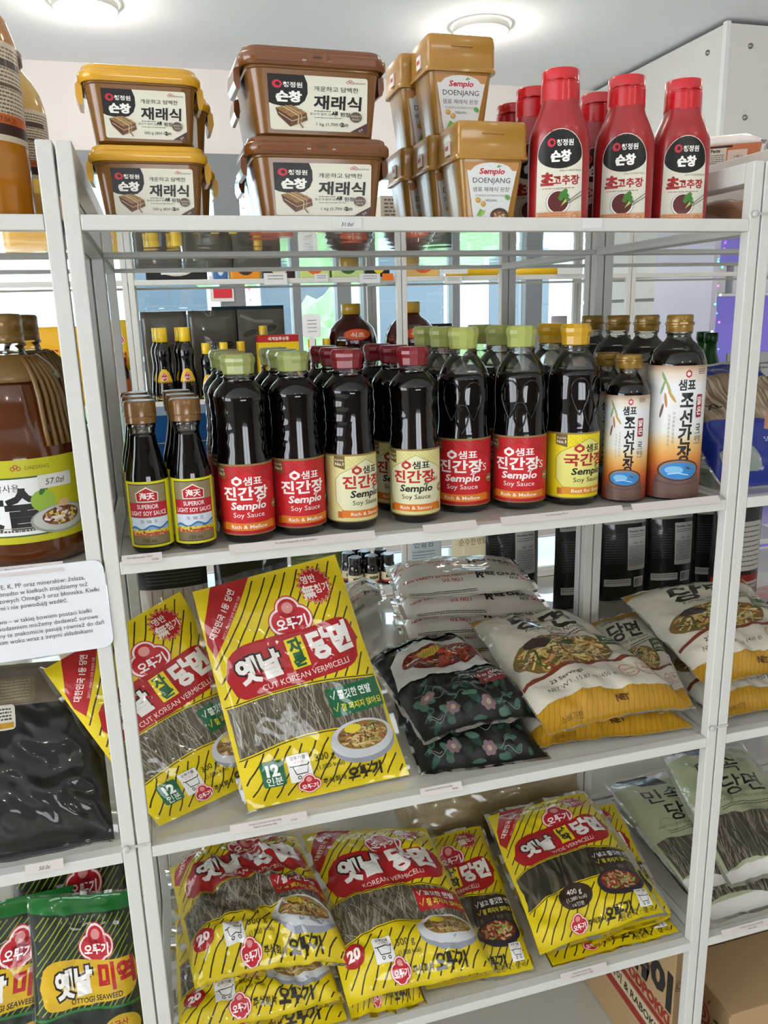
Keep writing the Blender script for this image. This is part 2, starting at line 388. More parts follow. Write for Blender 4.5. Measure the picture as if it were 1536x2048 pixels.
def unit(levels, ztop, label, loc, group=None):
    t = thing('shelf_unit', label, 'shelf unit', loc, 0, group)
    first = {}
    def part(nm, key, mb, mat, at, bevel):
        if key in first: o = first[key].copy(); COL.objects.link(o); o.parent = t
        else: o = mb.build(nm, mat, t, bevel=bevel); first[key] = o
        o.location = at; return o
    for x in (0, UW-PW):
        for y in (0, UD-PW): part('post', 'p', MB().box(0, 0, 0, PW, PW, ztop), ENAMEL, (x, y, 0), .0012)
    for z in levels:
        for y in (0, UD-PW): part('rail', 'r', MB().box(0, 0, -RH, UW-2*PW-.0006, PW, 0), ENAMEL, (PW+.0003, y, z), .0012)
        for x in (0, UW-PW): part('side_rail', 's', MB().box(0, 0, -RH, PW, UD-2*PW-.0006, 0), ENAMEL, (x, PW+.0003, z-.0026), .0012)
        part('shelf_board', 'b', MB().box(0, 0, -.010, UW-2*PW-.001, UD-2*PW-.001, 0), BOARD, (PW+.0005, PW+.0005, z-.002), 0)
    for x in (0, UW-PW): part('top_side_rail', 't', MB().box(0, 0, -.026, PW, UD-2*PW-.0006, 0), ENAMEL, (x, PW+.0003, ztop), .0012)
    return t
g = .0025; YB = .412; YR = 1.70
u0 = unit(LV, 1.804, 'white metal shelf unit holding the soy sauces and vermicelli bags', (0, 0, 0))
copy_tree(u0, (-UW-g, 0, 0), label='white metal shelf unit holding the cooking oil and mirin jugs')
copy_tree(u0, (UW+g, 0, 0), label='white metal shelf unit holding the blue noodle bag and cardboard box')
for k, nm in ((-1, 'dark seaweed sheets and cardboard carton'), (0, 'standing seaweed packages and the rice pile'), (1, 'black pouches with nutrition labels')):
    copy_tree(u0, (k*(UW+g), YB, 0), label='white metal shelf unit behind, holding the ' + nm)
ub = unit(LVB, 1.81, 'white metal shelf unit across the aisle holding sesame oil bottles', (.021, YR, 0))
for k, nm in ((-1, 'red sauce bottles and snack bags'), (1, 'dark red vinegar jug and green bottles'), (2, 'grey tubs near the concrete wall')):
    copy_tree(ub, (.021 + k*(UW+g), YR, 0), label='white metal shelf unit across the aisle holding ' + nm)
# clear cable ties that hold neighbouring units together
def tie(loc, label):
    t = thing('cable_tie', label, 'cable tie', loc); m = M('#dcdcd6', .25, tr=.35)
    MB().box(-.018, -.0012, -.0018, .018, 0, .0018).build('strap', m, t)
    V, F = lathe([(.0005, .0036), (.004, .0034), (.0046, .002), (.0046, 0)][::-1], 16); o = mk('head', V, F, m, t); o.rotation_euler = (R(90), 0, 0); o.location = (-.012, -.001, -.0005); return t
tie((-.0012, -.0003, .9625), 'clear cable tie around the posts beside the black nori bag'); tie((.8812, -.0003, .9745), 'clear cable tie around the posts beside the white noodle bags'); tie((.8812, -.0003, 1.738), 'clear cable tie around the posts beside the red squeeze bottles')

# ================================================================== printed artwork shared by the packages
def ring_logo(d, x, y, r):
    d.ell(x, y, r, r, '#c8283c', 22); d.ell(x + r*.12, y + r*.05, r*.45, r*.5, '#201a18', 16, rot=20)
def emblem(d, cx, cy, s, fs=1.):
    """three-lobed red and white maker's emblem, lettering only"""
    for g, c in ((.075, '#c01f2c'), (.05, '#f3e3e0'), (.0, '#bf1f2b')):
        d.put([], c)
        for x, y, r in ((0, .20, .23), (-.2, -.04, .25), (.2, -.04, .25), (0, -.14, .27)):
            d.z -= 1; d.ell(cx + x*s, cy + y*s, (r + g)*s, (r + g)*s*.95, c, 20)
    d.ell(cx, cy + .23*s, .13*s, .12*s, '#d88f8a', 18)
    d.text('오뚜기', cx, cy - .20*s, .27*s*fs, '#fff6f2', bold=.035)
def cart(d, x, y, s):
    """white sticker with a shopping cart"""
    d.rr(x - .5*s, y - .6*s, x + .5*s, y + .6*s, .06*s, '#e9e7e2'); d.text('오뚜기몰', x, y + .38*s, .19*s, '#3a2622', bold=.02); d.text('다 있다!', x, y + .22*s, .14*s, '#c23030')
    d.rib([(x - .42*s, y + .12*s), (x - .3*s, y + .1*s), (x - .2*s, y - .25*s), (x + .3*s, y - .25*s), (x + .38*s, y + .1*s), (x - .3*s, y + .1*s)], .05*s, '#222222')
    d.rib([(x + .38*s, y + .1*s), (x + .44*s, y + .2*s)], .05*s, '#222222')
    for k in (-.1, .22): d.ring(x + k*s, y - .4*s, .07*s, .04*s, '#222222', 10)
def star(d, cx, cy, r, c, n=18, k=.78):
    d.poly([(cx + (r if i % 2 else r*k)*cos(pi*i/n), cy + (r if i % 2 else r*k)*sin(pi*i/n)) for i in range(2*n)], c)
def noodles(d, x0, x1, lo, hi, base, cols, n, w=(.7, 1.4), sway=6, seed=1):
    rnd = random.Random(seed); xs = [x0 + (x1-x0)*i/14 for i in range(15)]
    d.strip([(x, lo(x)) for x in xs], [(x, hi(x)) for x in xs], base)
    for k in range(n):
        x = rnd.uniform(x0+1, x1-1); a = rnd.uniform(-sway, sway); b = rnd.uniform(-sway, sway)*.5; pts = []
        for i in range(8):
            t = i/7; q = min(max(x + a*(t-.5)*2 + b*sin(t*5 + k), x0+.5), x1-.5); pts.append((q, lo(q) + (hi(q)-lo(q))*t))
        d.rib(pts, rnd.uniform(*w), rnd.choice(cols), .12)
def food(d, cx, cy, rx, ry, base, cols, n, seed=1, w=(1., 2.), L=.5):
    rnd = random.Random(seed); d.ell(cx, cy, rx, ry, base, 24)
    for k in range(n):
        a = rnd.uniform(0, 2*pi); q = sqrt(rnd.random())*.78; x = cx + rx*q*cos(a); y = cy + ry*q*sin(a); th = rnd.uniform(0, 2*pi); cv = rnd.uniform(-1.5, 1.5); pts = []
        for i in range(5):
            pts.append((x, y)); th += cv*.3; x += cos(th)*rx*L*.22; y += sin(th)*ry*L*.3
            e = ((x-cx)/rx)**2 + ((y-cy)/ry)**2
            if e > .95: break
        if len(pts) > 1: d.rib(pts, rnd.uniform(*w), rnd.choice(cols), .12)
def logo_hex(d, x, y, s, c, c2):
    d.poly([(x + s*cos(R(60*i+30)), y + s*sin(R(60*i+30))) for i in range(6)], c); d.ell(x, y - s*.05, s*.45, s*.45, c2, 14); d.poly([(x - s*.95, y - s*.5), (x, y - s*.15), (x + s*.95, y - s*.5), (x, y - s*1.05)], c2) if False else None

# ---- miso tub label (two sizes of tub share it)
def tub_label(wt):
    d = D(100, 68); d.rr(0, 0, 100, 68, 3, '#ded9c6')
    d.poly([(0, 68), (36, 68), (39, 58), (39, 46), (36, 37), (30, 31), (22, 29), (13, 29), (4, 31), (0, 33)], '#171412')
    ring_logo(d, 9, 56, 5); d.text('청정원', 15, 53, 7.2, '#f1ede4', 'l', .02); d.text('순창', 20, 36, 14, '#f4f0e8', bold=.05)
    d.text('개운하고 담백한', 68, 50, 6.8, '#2a2420', bold=.01); d.text('재래식', 69, 29, 18.5, '#191412', bold=.03, shear=.05)
    for i in range(3): d.ring(82 + (i-1)*2, 62 + (i % 2)*1.6, 1.6, .7, '#b8646a', 10)
    d.text('DAESANG', 86, 60.5, 2.6, '#55504a', 'l'); d.lines(45, 24.5, 62, 1, 2, '#4a423a', .9); d.text('효소가 살아 있는', 53, 20, 3.6, '#3a322c'); d.text('생', 66, 19, 7.5, '#191412', bold=.05); d.text('된장', 77, 19.5, 6, '#191412', bold=.02)
    d.lines(45, 16.5, 74, 1, 2, '#6a625a', .8); d.text(wt, 47, 7, 5.2, '#2a2420', 'l'); d.text('2', 74, 6.5, 7, '#191412', bold=.05); d.text('인용', 78, 8, 2.6, '#191412')
    d.poly([(6, 27), (26, 29), (37, 22), (38, 13), (20, 4), (8, 18)], '#6a4326'); d.poly([(6, 27), (22, 31), (37, 22), (21, 16)], '#9a713c'); d.poly([(6, 27), (21, 16), (20, 5), (8, 19)], '#54331c')
    for k in range(12): a = random.Random(k); d.ell(9+a.random()*24, 19+a.random()*7, .8, .5, '#5a3a1c', 6)
    d.rib([(13, 29), (29, 18), (28, 8)], 1.3, '#cbb58e'); d.rib([(16, 30), (32, 20), (31, 10)], 1.0, '#bda57c'); d.rib([(9, 21), (22, 11), (36, 17)], .9, '#cbb58e'); d.rib([(33, 14), (29, 10), (33, 3)], 1.6, '#8a6a3c')
    d.ell(88, 19, 6.4, 6.6, '#5e4d40', 22); d.text('재래방식', 88, 19, 3, '#cfc4b2'); d.text('햇된장', 88, 15, 3, '#cfc4b2')
    d.poly([(82, 0), (100, 0), (100, 12)], '#4a2a26'); d.text('발효', 94, 2, 3, '#e0d6c6', rot=34)
    return d
TUB_D = {k: tub_label(k) for k in ('500 g (850 kcal)', '1 kg (1,700 kcal)')}
# ---- soybean paste box label
def doen_label():
    d = D(74, 92)
    d.put([[(0, 92), (74, 92), (66, 0), (8, 0)]], '#c18a52'); d.poly([(2, 79), (8, 79), (14, 86), (24, 90), (37, 91.5), (50, 90), (60, 86), (66, 79), (72, 79), (65, 0), (9, 0)], '#dfe0dc')
    d.text('Sempio', 37, 74, 12, '#c01f3a', bold=.035, shear=.18); d.rib([(44, 84), (47, 88)], 1.6, '#4a8a3a'); d.rib([(46, 84), (50, 87)], 1.3, '#4a8a3a')
    d.text('DOENJANG', 37, 60, 11.5, '#2a2a2a', sx=.92); d.text('샘표 재래식 된장', 37, 47, 8, '#2a2a2a'); d.text('KOREAN SOYBEAN PASTE', 37, 39, 4.3, '#8a8478', sx=.95); d.text('VEGAN', 37, 31, 5.6, '#3a3a3a')
    for x, y in ((17, 33), (25, 27)): d.ell(x, y, 4.2, 4.4, '#c4933a', 16); d.ell(x-.8, y+.8, 2.4, 2.4, '#d9ad56', 12)
    d.poly([(14, 8), (20, 20), (26, 16), (22, 10)], '#7fae4c'); d.poly([(18, 6), (27, 12), (29, 18), (22, 15)], '#93bd5c'); d.ell(63, 38, 5, 3.6, '#6f9f4a', 14, rot=-40)
    d.ell(52, 9, 15, 12, '#4b3a30', 26); food(d, 52, 8, 12.5, 9, '#6b4a35', ['#c9b088', '#8a5c40', '#e2d3b4', '#59402f', '#a5432e'], 34, 4, (1., 2.2)); return d
DOEN_D = doen_label()
# ---- red squeeze bottle label
def red_label():
    d = D(52, 92); d.poly([(26 + 25.4*cos(R(a)), 64 + 27.4*sin(R(a))) for a in range(0, 181, 12)] + [(0, 0), (52, 0)], '#d8d3c0')
    d.poly([(26 + 24.8*cos(R(a)), 64 + (26.6 if a < 180 else 14.5)*sin(R(a))) for a in range(0, 360, 12)], '#15120f')
    ring_logo(d, 16, 77, 4.6); d.text('청정원', 22, 74, 7.2, '#f1ede4', 'l', .02); d.text('순창', 27, 58, 12.5, '#f4f0e8', bold=.05)
    d.text('Spicy Cocktail Sauce', 38, 46.5, 3, '#6a5f55'); d.text('초', 12, 32, 16, '#a11f22', bold=.06); d.text('고추장', 33.5, 33, 11, '#a11f22', bold=.03); d.lines(7, 28, 44, 1, 2, '#9a7a6a', 1)
    d.ell(25, 13.5, 14.5, 14, '#b9b5ac', 26); d.ell(25, 13.8, 13, 12.6, '#f1eee6', 26); d.ell(25, 14, 11.8, 11.5, '#5a1f1c', 26)
    for x, y, r in ((30, 22, 3.6), (34, 20, 3.2), (28, 18, 3), (33, 25, 2.8), (36, 16, 2.2)): d.ell(x, y, r, r, '#3f7a2a', 12)
    d.poly([(28, 9), (33, 17), (35, 14)], '#9dbf5a'); d.rib([(35, 13), (52, 25)], .9, '#5a5048'); d.rib([(35, 11), (52, 21)], .9, '#5a5048')
    d.put([[(0, 0), (52, 0), (52, 3.5), (0, 3.5)]], '#d49a70'); d.rect(0, -8, 52, 3, '#d49a70'); d.ring(44, -2.5, 3.6, .7, '#a5683c'); d.lines(3, 1, 36, 4, 2.4, '#b5784c', 1.2); return d
def shift(d, dy):
    d.items = [(c, z, [[(a, b + dy) for a, b in p] for p in ps]) for c, z, ps in d.items]; d.h += dy; return d
RED_D = shift(red_label(), 8)
# ---- soy sauce wrap labels, drawn 150 wide so that the sides show too
def soy_label(kind):
    base, ink, head, tx2, pill, sub, pn = {'red': ('#b3161c', '#f4e9e4', '#f6ece6', '#f4e9e4', '#dd7a1e', 'Rich & Mellow', '#c4181f'), 'reds': ('#b3161c', '#f4e9e4', '#f6ece6', '#f4e9e4', '#dd7a1e', 'Rich & Mellow', '#c4181f'),
        'cream': ('#d8cf8c', '#1c1a18', '#b01f20', '#1c1a18', '#d9741c', 'Rich & Savory', '#dcd9b2'), 'yellow': ('#e3cf14', '#1c1a18', '#a81e20', '#1c1a18', '#d98a1c', 'Best for Soup', '#dfd878')}[kind]
    d = D(150, 92); d.rect(0, 0, 150, 92, base); d.rect(0, 89.5, 150, 92, '#8a7340'); d.rect(0, 0, 150, 1.6, '#8a7340')
    c = 75; dots = {'red': '#cf3a3a', 'reds': '#cf3a3a', 'cream': '#b9a95a', 'yellow': '#c4a80e'}[kind]
    ps = []
    for i in range(60):
        for j in range(5):
            if (i*7 + j*3) % 5 < 3: ps.append([(2+i*2.45, 87-j*2.6), (3.2+i*2.45, 87-j*2.6), (3.2+i*2.45, 88.2-j*2.6), (2+i*2.45, 88.2-j*2.6)])
    d.put(ps, dots)
    hexp = [(c-36, 28), (c-36, 58), (c-30, 66), (c, 84), (c+30, 66), (c+36, 58), (c+36, 28), (c+26, 14), (c-26, 14)]
    d.poly(hexp, pn); d.rib(hexp + hexp[:1], .7, {'red': '#8a0f14', 'reds': '#8a0f14', 'cream': '#8a7a3a', 'yellow': '#8a7a1a'}[kind])
    d.put([[(c-37, 90), (c-24, 90), (c-24, 72), (c-37, 76)]], '#6a5526'); d.text('Korea', c-30.5, 83.5, 4.2, '#f2e9cf'); d.text('No.1', c-30.5, 77.5, 5.6, '#f2e9cf', bold=.02)
    hx = c-11; d.poly([(hx-5.5, 68), (hx-5.5, 72.5), (hx, 77), (hx+5.5, 72.5), (hx+5.5, 68), (hx, 64)], '#b01f20' if kind in ('cream', 'yellow') else '#f4e9e4'); d.ell(hx, 70.3, 2.7, 2.5, pn, 14)
    d.text('샘표', c-4, 66, 11.5, ink, 'l', .02)
    hd = '국간장' if kind == 'yellow' else '진간장'
    d.text(hd, c-2, 47.5, 18.5, head, bold=.03); 
    if kind == 'reds': d.text('S', c+26, 47.5, 14, head)
    if kind == 'cream': d.text('골드', c+25, 47.5, 5.4, head, bold=.03)
    d.text('Sempio', c, 34, 13, ink, bold=.03, shear=.16); d.rib([(c+9, 43), (c+11.5, 46.5)], 1.3, ink); d.rib([(c+11, 43), (c+14.5, 45.5)], 1.1, ink)
    d.text('Soy Sauce', c, 23.5, 9.2, tx2, sx=.92)
    d.put([[(c-34, 6), (c-27, 6), (c-27, 15), (c-34, 15)], [(c+27, 6), (c+34, 6), (c+34, 15), (c+27, 15)]], '#b85c12')
    d.strip([(c-29, 7), (c-15, 6.2), (c, 6), (c+15, 6.2), (c+29, 7)], [(c-29, 17), (c-15, 16.2), (c, 16), (c+15, 16.2), (c+29, 17)], pill); d.text(sub, c, 8.8, 6.8, '#f6eee0', bold=.01)
    d.ell(c+34, 36, 6.2, 6.6, '#7a5a34', 20); d.ring(c+34, 36, 4.6, .6, '#c9b07a'); d.rect(c+29, 34.8, c+39, 37.4, '#c9b07a')
    d.rect(4, 24, 26, 40, '#e8e3d2'); d.bars(5.5, 26, 24.5, 38, vert=False); d.ell(15, 54, 5, 5.6, '#16130f', 18)
    d.rect(120, 16, 138, 80, '#dcd9cc'); d.lines(121.5, 76, 136.5, 24, 2.5, '#3a3a3a', .9); d.rect(3, 6, 26, 20, '#dcd6bc') if kind == 'cream' else None
    return d
SOY_D = {k: soy_label(k) for k in ('red', 'reds', 'cream', 'yellow')}
# ---- small light soy sauce label
def light_label():
    d = D(110, 82); c = 55; d.rect(0, 0, 110, 82, '#d6cf1e'); d.rect(c-27, 3, c+27, 79, '#1d1a14'); d.rect(c-26, 4, c+26, 78, '#8d7f5e'); d.rect(c-26, 4, c+26, 15, '#7d6f4e')
    d.poly([(c-14, 57), (c+14, 57), (c+14.5, 68), (c+9, 70), (c, 75.5), (c-10, 70.5), (c-14.5, 68)], '#f0e6dc'); d.poly([(c-13, 58), (c+13, 58), (c+13.4, 67.4), (c+8.6, 69), (c, 74), (c-9, 69.6), (c-13.4, 67.4)], '#b5171e'); d.text('海天', c, 60.5, 9.6, '#f6efe6', bold=.03)
    d.rect(c-26, 38, c+26, 56, '#b2182a'); d.text('SUPERIOR', c, 48.6, 7.6, '#f4ece6', sx=.8, bold=.01); d.text('LIGHT SOY SAUCE', c, 40.4, 7.6, '#f4ece6', sx=.76, bold=.01)
    d.rect(c-26, 15, c+26, 37.4, '#c9d6df'); d.text('生 抽 王', c, 31, 4.8, '#7a2a30', sx=1.35)
    hill = [(c-26+i*52/16, 24.5 + 2.2*sin(i*.9) + (i/16)*3.4) for i in range(17)]; d.strip([(x, 20) for x, y in hill], hill, '#3f6a9c'); d.strip([(x, 18) for x, y in hill], [(x, y-2.4) for x, y in hill], '#7da6c9')
    d.rect(c-26, 15, c+26, 22.5, '#d8c646'); d.poly([(c-26, 15), (c-26, 19.5), (c-10, 18.6), (c+8, 19.4), (c+26, 17.5), (c+26, 15)], '#c0562c')
    rnd = random.Random(2)
    for k in range(46): d.rect(*(lambda x, y: (x, y, x+rnd.uniform(.8, 2.4), y+rnd.uniform(.5, 1.5)))(c-25+rnd.random()*48, 15.6+rnd.random()*6.6), rnd.choice(['#efe9da', '#c0562c', '#2f5a34', '#a8392a', '#e3d27a', '#5a4a3a']))
    d.text('150 mL', c, 6.6, 7, '#2a2416', sx=.85); d.rect(1, 6, 13, 76, '#e4e1d2'); d.lines(2, 72, 12, 26, 2.5, '#2a2a2a', .9); d.rect(97, 6, 109, 76, '#e4e1d2'); d.bars(98, 10, 108, 60, vert=False, n=34); return d
LIGHT_D = light_label()
# ---- shrink-sleeve soup soy sauce
def soup_label(w):
    d = D(w, 150); c = w/2
    def mixc(a, b, t):
        A = [int(a[i:i+2], 16) for i in (1, 3, 5)]; B = [int(b[i:i+2], 16) for i in (1, 3, 5)]; return '#%02x%02x%02x' % tuple(round(x+(y-x)*t) for x, y in zip(A, B))
    st = [(0, '#8a3a2a'), (28, '#b4552e'), (46, '#d48a3a'), (62, '#dcb878'), (76, '#dcdad4'), (128, '#dfe0e0'), (142, '#d8c8b4'), (150, '#a58468')]
    for (y0, c0), (y1, c1) in zip(st, st[1:]):
        n = 5
        for k in range(n): d.rect(0, y0+(y1-y0)*k/n, w, y0+(y1-y0)*(k+1)/n + .02, mixc(c0, c1, (k+.5)/n)); d.z -= 1
    d.z += 1
    for x, y, a, q in ((c-25, 136, -60, '#7d9a5a'), (c-27, 126, -110, '#8aa266'), (c-19, 126, -65, '#a3a35c'), (c-22, 112, -80, '#b8763a'), (c-14, 116, -50, '#c09a4a'), (c-27, 100, -105, '#6a5148')):
        d.ell(x, y, 8.5, 1.9, q, 12, rot=a)
    hx, hy = c+6, 141; d.poly([(hx+4.6*cos(R(60*i+30)), hy+4.6*sin(R(60*i+30))) for i in range(6)], '#b4202a'); d.ell(hx, hy, 2.4, 2.2, '#dfdcd8', 12)
    d.text('샘표', c+5, 124, 13, '#1c1c1e', bold=.03)
    for i, ch in enumerate('조선간장'): d.text(ch, c+6, 104-i*20, 21, '#17171a', bold=.03)
    d.rr(c+20, 92, c+31, 118, 2, '#8e2030'); d.text('맑', c+25.5, 107, 10, '#f2e4dc', bold=.03); d.text('은', c+25.5, 96, 10, '#f2e4dc', bold=.03)
    d.text('국', c+26, 76, 11, '#1c1c1e', bold=.01); d.rect(c+20, 74, c+32, 74.6, '#1c1c1e'); d.text('무침', c+26, 65.5, 7.5, '#1c1c1e'); d.rect(c+20, 62.5, c+32, 63, '#1c1c1e')
    for q, x in enumerate((c-10, c-16)):
        for k, ch in enumerate('우리콩맑은맛전통'): d.text(ch, x, 96-k*4.6-q*3, 3.6, '#8a8684')
    d.lines(c+20, 145, c+33, 3, 2.2, '#55504a', .9)
    d.poly([(c-30, 0), (c-34, 12), (c-31, 24), (c-24, 34), (c+26, 34), (c+33, 24), (c+36, 12), (c+32, 0)], '#6a4f46'); d.ell(c+1, 33, 29, 12.5, '#3a2a28', 32); d.ell(c+1, 33, 26.5, 11, '#8f7468', 32); d.ell(c+1, 32, 24.5, 9.6, '#2f7fbf', 32)
    d.ell(c-6, 33, 12, 4.6, '#7db4d8', 20); d.rib([(c-14, 28), (c-2, 30), (c+14, 27)], 1.2, '#a9d0e6'); d.ell(c+13, 35, 4, 1.4, '#5a4a3a', 10, rot=-20); d.rib([(c-30, 20), (c, 16), (c+32, 20)], 1.4, '#54403a'); return d
SOUP_D = soup_label(150)

# ================================================================== top shelf goods
ZT = 1.7296
def tub(lid_c, body_c, W0, D0, H, wt, label, loc, group=None, clasp=False):
    """rounded plastic paste tub: body, lid with rim, two side clips, printed label"""
    t = thing('paste_tub', label, 'tub', loc, 0, group); bm_, lm_ = M(body_c, .28, .4, bump=.02, bscale=60, crough=.12), M(lid_c, .25, .5, crough=.1)
    wb, wt_ = W0*.80, W0*.90; db, dt = D0*.78, D0*.88; hb = H*.84
    V, F = loft([rrect(wb-.012, db-.012, .012, 0), rrect(wb, db, .014, .004), rrect(wb+(wt_-wb)*.93, db+(dt-db)*.93, .017, hb*.90), rrect(wt_+.003, dt+.003, .018, hb*.91), rrect(wt_+.003, dt+.003, .018, hb)])
    smooth_by_angle(mk('body', V, F, bm_, t))
    z0 = H*.80; rim = [rrect(W0-.012, D0-.012, .016, z0+.003), rrect(W0-.006, D0-.006, .019, z0-.001), rrect(W0, D0, .022, z0+.002), rrect(W0, D0, .022, H-.009), rrect(W0-.003, D0-.003, .021, H-.0065), rrect(W0-.008, D0-.008, .02, H-.0055), rrect(W0-.010, D0-.010, .019, H-.001), rrect(W0-.013, D0-.013, .018, H), rrect(W0-.022, D0-.022, .016, H-.0005), rrect(W0-.026, D0-.026, .014, H-.003)]
    V, F = loft(rim); lid = smooth_by_angle(mk('lid', V, F, lm_, t), 50)
    for s in (-1, 1):
        x = s*(W0/2 - .001); V = []; prof = [(.0, z0+.004), (.004, z0), (.0045, z0-.012), (.002, z0-.019), (-.002, z0-.020), (-.003, z0-.012), (-.003, z0+.004)]
        V, F = loft([[(x + s*a, y, b) for a, b in prof] for y in (-D0*.22, D0*.22)]); o = mk('clip', V, F, lm_, t, smooth=False)
    if clasp:
        for x0, x1 in ((-.4, -.1), (.1, .4)): MB().box(W0*x0, -D0/2-.0008, z0+.0015, W0*x1, -D0/2+.002, H-.010).build('rim_panel', lm_, lid, bevel=.0006)
        MB().box(-W0*.07, -D0/2-.0012, z0+.002, W0*.07, -D0/2+.002, H-.007).build('clasp', lm_, lid, bevel=.0006); MB().box(-W0*.03, -D0/2-.0016, H-.0125, W0*.03, -D0/2+.001, H-.0105).build('clasp_slot', M('#4a2a10', .5), lid)
    za, zb = H*.085, H*.70; ya = lambda z: -(db+(dt-db)*.93*z/(hb*.9))/2 - .0003; wl = W0*.66/2; cx = W0*.015
    S = quad_surf((cx-wl, ya(za), za), (cx+wl, ya(za), za), (cx+wl*1.03, ya(zb), zb), (cx-wl*1.03, ya(zb), zb), 3, 3)
    key = (wt, 'tub'); 
    if key not in PRE: PRE[key] = S.prep(TUB_D[wt])
    S.put(PRE[key], 'label', t, paper); return t
PRE = {}
hy, hbw = .0788, .0930
ty = tub('#d9a11c', '#7d5320', .1305, .098, hy, '500 g (850 kcal)', 'brown paste tub with yellow lid on the shelf board, under another one', (.0935, .082, ZT))
copy_tree(ty, (.0905, .079, ZT+hy), R(2), 'brown paste tub with yellow lid, topmost of its stack')
for k in (0, 1): copy_tree(ty, (.110, .188, ZT+hy*k), 0, 'brown paste tub with yellow lid hidden behind the labelled stack', 'yellow-lidded tubs at the back')
tb = tub('#75431a', '#7b5021', .1745, .130, hbw, '1 kg (1,700 kcal)', 'large brown paste tub with brown lid, under another one', (.2885, .098, ZT), clasp=True)
copy_tree(tb, (.2855, .0965, ZT+hbw), R(1.5), 'large brown paste tub with brown lid, topmost of its stack')
for k in (0, 1): copy_tree(tb, (.3005, .235, ZT+hbw*k), 0, 'large brown tub with brown lid hidden behind the labelled stack', 'brown-lidded tubs at the back')
def doen(label, loc, rz=0):
    t = thing('soybean_paste_box', label, 'plastic box', loc, rz); bm_, lm_ = M('#a2762c', .3, .35, bump=.03, bscale=30, crough=.12), M('#a8792a', .3, .35, bump=.03, bscale=70, crough=.12)
    H = .1215; wb, db = .070, .058; w2, d2 = .090, .074; zb = .080
    V, F = loft([rrect(wb-.006, db-.006, .006, 0, 3), rrect(wb, db, .007, .003, 3), rrect(w2, d2, .008, zb+.004, 3)]); body = smooth_by_angle(mk('body', V, F, bm_, t), 35)
    V, F = loft([rrect(.094, .078, .006, zb-.003, 3), rrect(.0985, .0815, .007, zb-.003, 3), rrect(.0985, .0815, .007, zb, 3), rrect(.095, .078, .006, zb+.003, 3), rrect(.0945, .0775, .006, zb+.026, 3), rrect(.0952, .0782, .006, zb+.027, 3), rrect(.0935, .0765, .006, H-.002, 3), rrect(.090, .073, .006, H, 3), rrect(.080, .063, .005, H, 3), rrect(.078, .061, .005, H-.002, 3)])
    lid = smooth_by_angle(mk('lid', V, F, lm_, t), 30)
    MB().box(-.015, -.0415, zb+.0262, .015, -.038, zb+.0282).build('lift_tab', lm_, lid, bevel=.0008)
    za, zc = .004, .074; y = lambda z: -(db+(d2-db)*z/(zb+.004))/2-.0004; x = lambda z: (wb+(w2-wb)*z/(zb+.004))/2*.84
    S = quad_surf((-x(za), y(za), za), (x(za), y(za), za), (x(zc), y(zc), zc), (-x(zc), y(zc), zc), 3, 3)
    if 'doen' not in PRE: PRE['doen'] = S.prep(DOEN_D)
    S.put(PRE['doen'], 'label', t, paper)
    MB().box(-.0496, -.012, zb+.006, -.0476, .004, zb+.022).build('price_sticker', paper('#e6dcd6'), t); MB().box(-.0499, -.009, zb+.012, -.0478, .001, zb+.017).build('sticker_print', paper('#b03a3a'), t); return t
d0 = doen('gold soybean paste box standing at the shelf edge beside the red squeeze bottles', (.514, .0915, ZT), R(-1))
copy_tree(d0, (.5045, .1745, ZT), R(-1), 'gold soybean paste box behind the edge one, carrying the tall labelled box'); copy_tree(d0, (.5045, .1735, ZT+.1215), R(-1), 'gold soybean paste box with its label showing, topmost of the stack')
copy_tree(d0, (.4925, .258, ZT), R(-1), 'gold soybean paste box at the back of its row, with one stacked on it'); copy_tree(d0, (.4925, .2575, ZT+.1215), R(-1), 'gold soybean paste box stacked at the back beside the brown-lidded tubs')
